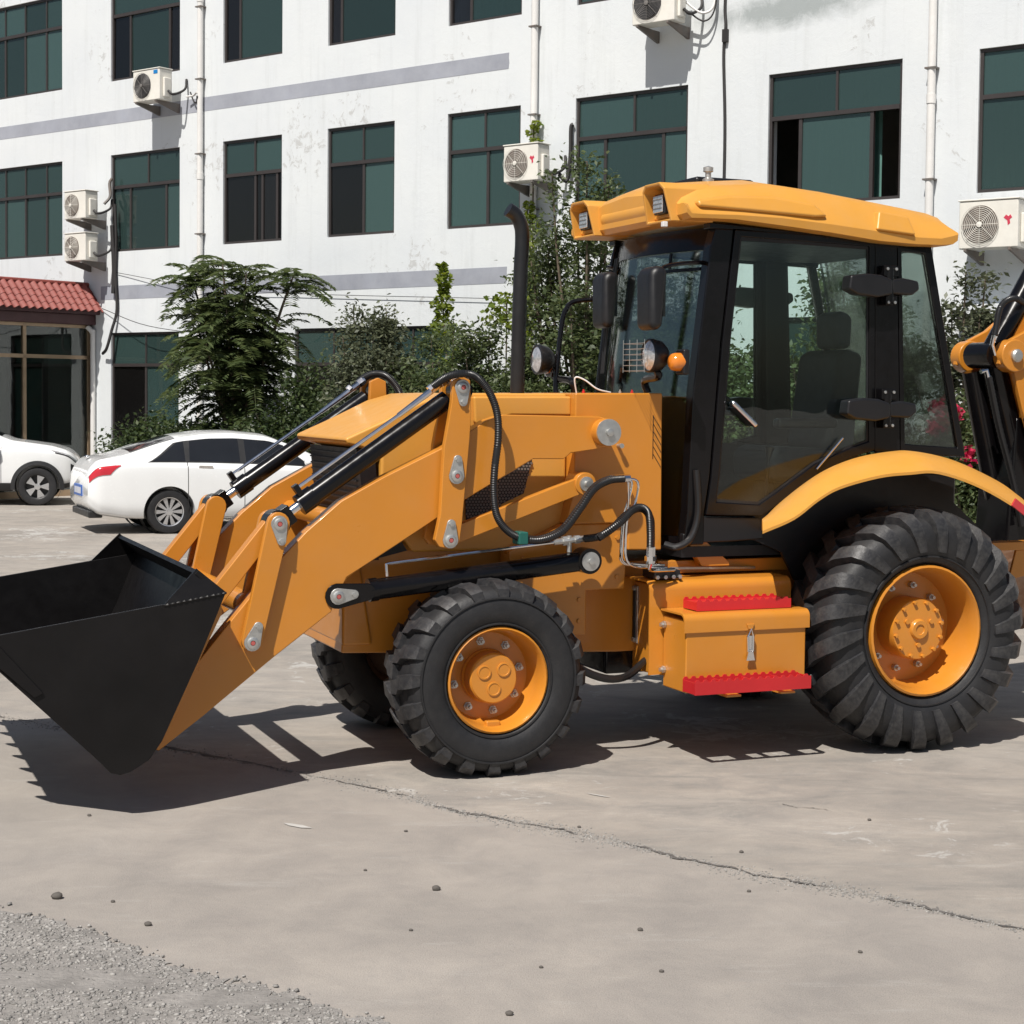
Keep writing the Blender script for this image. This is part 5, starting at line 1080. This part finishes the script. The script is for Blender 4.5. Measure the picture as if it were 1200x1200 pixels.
# roof
rs_ = [1.23, 1.26, 1.36, 1.55, 1.83, 2.17, 2.50, 2.76, 2.92, 3.005, 3.04]
zb_ = [3.02, 2.992, 2.995, 2.997, 2.978, 2.952, 2.92, 2.912, 2.915, 2.922, 2.945]
zm_ = [3.06, 3.03, 3.03, 3.035, 3.032, 3.012, 2.985, 2.965, 2.965, 2.985, 2.995]
zt_ = [3.11, 3.14, 3.185, 3.205, 3.230, 3.205, 3.168, 3.138, 3.118, 3.096, 3.045]
rm = MB(); nsec = None
for s_, b_, m_, t_ in zip(rs_, zb_, zm_, zt_):
    near = [(.22, b_), (.155, b_+.004), (.15, m_-.01), (.155, m_), (.20, m_+(t_-m_)*.42), (.265, t_-.03), (.31, t_), (.42, t_+.018), (.60, t_+.055), (.92, t_+.075)]
    P = near + [(2*TC-y, z) for y, z in reversed(near[:-1])]
    nsec = len(P); rm.v += [(s_, y, z) for y, z in P]
for i in range(len(rs_)-1): rm.f += [(i*nsec+k, i*nsec+(k+1) % nsec, (i+1)*nsec+(k+1) % nsec, (i+1)*nsec+k) for k in range(nsec)]
rm.f += [tuple(range(nsec)), tuple((len(rs_)-1)*nsec+k for k in range(nsec))]
rf = rm.build('cab_roof', 'yellow_plastic', BH, smooth=28)
# raised panels on the roof side
MB().prism([(1.30,3.060),(1.30,3.10),(1.50,3.135),(1.80,3.145),(2.06,3.115),(2.14,3.045),(2.05,3.037),(1.6,3.052)], lambda x, z: .138 + (z-3.04)*.42, .24).build('roof_bulge', 'yellow_plastic', rf, bevel=.02, seg=3)
MB().prism([(2.46,2.985),(2.50,3.10),(2.70,3.075),(2.73,2.965)], lambda x, z: .142 + (z-3.0)*.36, .24).build('roof_bulge', 'yellow_plastic', rf, bevel=.014, seg=3)
MB().prismz([(1.60,.74),(2.0,.74),(2.0,1.10),(1.60,1.10)], 3.26, 3.312).build('roof_hatch', 'black_plastic', rf, bevel=.02)
MB().lathe([(.035, 0), (.035, .02), (.018, .03), (.018, .06), (.03, .065), (.03, .09), (0, .10)], (1.66, .70, 3.27), (0, 0, 1), 14).build('antenna_base', 'zinc', rf)
for far in (False, True):
    # lamp pods: hollow hoods with a work lamp inside
    y0, y1 = mir(.265, .575, far); yo = [(y0, 2.985), (y1, 2.985), (y1-.02, 3.17), (y1-.065, 3.205), (y0+.065, 3.205), (y0+.02, 3.17)]; cc = ((y0+y1)/2, 3.085)
    yi = [(cc[0]+(y-cc[0])*.86, cc[1]+(z-cc[1])*.86) for y, z in yo]; n = 6; mb = MB()
    sl_ = lambda z: 1.19 - (z-3.0)*.22
    mb.v = [(sl_(z), y, z) for y, z in yo] + [(sl_(z), y, z) for y, z in yi] + [(sl_(z)+.13, cc[0]+(y-cc[0])*.8, cc[1]+(z-cc[1])*.8) for y, z in yi] + [(1.46, y, z+.004) for y, z in yo]
    for k in range(n): j = (k+1) % n; mb.f += [(k, j, n+j, n+k), (n+k, n+j, 2*n+j, 2*n+k), (k, 3*n+k, 3*n+j, j)]
    mb.f += [tuple(2*n+k for k in range(n)), tuple(3*n+k for k in range(n))]
    pod = mb.build('lamp_pod', 'yellow_plastic', rf, bevel=.008)
    MB().box(1.195, 1.235, cc[0]-.066, cc[0]+.066, 3.035, 3.150).build('lamp_body', 'black_plastic', pod, bevel=.008)
    lens = MB().box(1.183, 1.1945, cc[0]-.056, cc[0]+.056, 3.044, 3.141).build('lamp_lens', 'lamp_lens', pod, bevel=.006)
    for k in range(3): MB().box(1.180, 1.1825, cc[0]-.054, cc[0]+.054, 3.066+.025*k, 3.070+.025*k).build('lens_rib', 'grille_grey', pod)
MB().prism([(1.25,3.0),(1.215,3.09),(1.26,3.155),(1.42,3.20),(1.42,3.0)], .57, 1.27).build('roof_visor', 'yellow_plastic', rf, bevel=.03, seg=3)
MB().box(1.16, 1.19, .30, .33, 2.955, 2.985).build('wire_tag', 'plate_white', rf, bevel=.004)
# mirrors
for (x, y, z, yb) in ((1.00, .13, 2.545, .30), (1.28, 1.30, 2.60, 1.50)):
    mo = MB().prism([(x-.045,z-.175),(x+.035,z-.175),(x+.065,z+.165),(x-.02,z+.175),(x-.05,z+.12)], y-.095, y+.095).build('mirror', 'black_plastic', BH, bevel=.042, seg=5)
    MB().box(x+.050, x+.064, y-.055, y+.055, z-.10, z+.10).build('mirror_glass', 'car_glass', mo)
    MB().tube(catmull([(x+.02, y, z+.1), (x+.12, y+.06, z+.18), (1.40, yb, z+.22), (1.46, yb, z+.2)], 5), .012, 8).build('mirror_arm', 'black_paint', mo)
# front work lamps with indicators and guards
for far in (False, True):
    y = my(.22, far); x0 = 1.04 if not far else .97; yb = my(.42, far); d = 1 if far else -1
    br = MB().tube(catmull([(1.14, yb, 2.03), (1.12, yb, 2.10), (1.10, y, 2.12), (1.09, y, 2.16)], 5), .022, 8).build('lamp_bracket', 'black_paint', BH)
    MB().lathe([(.055, .10), (.082, .07), (.094, .02), (.094, 0), (.086, -.006), (.084, .004)], (x0, y, 2.235), (1, 0, 0), 26).build('lamp_body', 'black_plastic', br)
    MB().lathe([(.084, .002), (.05, -.012), (0, -.016)], (x0, y, 2.235), (1, 0, 0), 26).build('lamp_lens', 'lamp_lens', br)
    MB().lathe([(.047, .075), (.052, .05), (.050, .015), (.043, -.004), (.028, -.014), (0, -.018)], (x0+.085, y+d*.115, 2.20), (1, 0, 0), 28).build('indicator', 'amber', br, smooth=80)
    MB().box(x0+.13, x0+.17, y+d*.115-.05, y+d*.115+.05, 2.13, 2.27).build('indicator_body', 'black_plastic', br, bevel=.012)
    wg = MB()
    for k in range(6): wg.tube([(x0-.09, y-.13, 2.15+.03*k), (x0-.09, y+.13, 2.15+.03*k), (x0+.14, y+.15, 2.15+.03*k)], .0016, 4)
    for yy in (-.13, -.04, .05, .13): wg.tube([(x0-.092, y+yy, 2.14), (x0-.092, y+yy, 2.32)], .0016, 4)
    if not far: wg.build('lamp_guard', 'zinc', br)
# exhaust, grab rail
MB().tube(catmull([(.549,.92,2.0),(.552,.92,2.22),(.562,.92,2.7),(.570,.92,2.90),(.562,.92,2.985),(.528,.92,3.045),(.480,.92,3.075)], 6), .042, 18).build('exhaust_pipe', 'hose_rubber', BH)
MB().tube(catmull([(1.08,1.55,2.0),(1.085,1.58,2.1),(1.13,1.60,2.45),(1.16,1.60,2.55),(1.21,1.60,2.60),(1.34,1.56,2.62),(1.42,1.53,2.62)], 6), .016, 10).build('grab_rail', 'black_paint', BH)
# ---- backhoe end
MB().prism([(3.50,.55),(3.50,.90),(3.95,1.05),(3.95,.55)], .56, 1.28).build('rear_frame', 'axle_dark', BH, bevel=.02)
for far in (False, True): MB().box(3.80, 3.95, *mir(.16, .29, far), .12, 1.20).build('stabiliser_leg', 'yellow_paint', BH, bevel=.015)
MB().box(3.36, 3.70, .18, .30, 1.10, 1.15).build('hose_bracket', 'yellow_paint', BH, bevel=.004); MB().prism([(3.55,1.10),(3.66,1.10),(3.62,.94),(3.50,.92)], .19, .21).build('hose_bracket', 'yellow_paint', BH, bevel=.004)
BOOM = [(3.76,2.24),(3.78,2.36),(3.86,2.405),(4.0,2.47),(4.5,2.85),(5.0,2.95),(5.15,2.6),(5.0,2.1),(4.7,1.5),(4.45,1.15),(4.25,1.25),(4.06,1.66),(3.95,1.96),(3.88,2.19)]
for (y0, y1) in ((.66, .70), (1.10, 1.14)):
    bo = MB().prism(BOOM, y0, y1).build('boom_plate', 'yellow_paint', BH, bevel=.008)
    MB().cyl((3.865, y0-.03, 2.295), (3.865, y1+.03, 2.295), .105, 28).build('boom_boss', 'yellow_paint', bo, bevel=.01); MB().lathe([(.042, 0), (.042, .02), (.03, .03), (0, .031)], (3.865, y0-.03, 2.295), (0, -1, 0), 18).build('boom_pin', 'zinc', bo)
MB().prism([(4.1,2.2),(4.5,2.7),(4.95,2.8),(4.95,2.4),(4.6,1.6),(4.35,1.4)], .70, 1.10).build('boom_web', 'yellow_paint', BH)
b_ = MB(); b_.cyl((3.80,.80,2.30), (4.45,.80,3.35), .075, 22); b_.cyl((3.80,.73,2.30), (3.80,.97,2.30), .085, 22); b_.build('dipper_cylinder', 'black_paint', BH)
b_ = MB(); b_.cyl((3.86,.84,2.24), (4.16,.84,1.25), .085, 22); b_.cyl((3.80,.98,2.2), (4.05,.98,1.2), .07, 22); b_.build('boom_cylinder', 'black_paint', BH)
hose([(3.72,.66,2.42),(3.76,.66,2.60),(3.86,.66,2.66),(4.0,.68,2.62)], .020); hose([(3.68,.66,2.16),(3.78,.68,1.86),(3.92,.70,1.5),(4.0,.7,1.2)], .022); hose([(3.95,.62,1.9),(4.02,.62,1.6),(4.08,.64,1.25)], .02)
MB().tube([(3.72,.66,2.44),(3.70,.66,2.36),(3.74,.68,2.30)], .014, 8).build('pipe_fitting', 'chrome', BH); MB().tube([(3.62,.66,2.19),(3.66,.66,2.20),(3.68,.66,2.14)], .016, 8).build('pipe_fitting', 'chrome', BH)
MB().prism([(3.92,1.06),(3.98,1.9),(4.15,1.9),(4.3,1.06)], .75, 1.09).build('swing_post', 'black_paint', BH, bevel=.02)
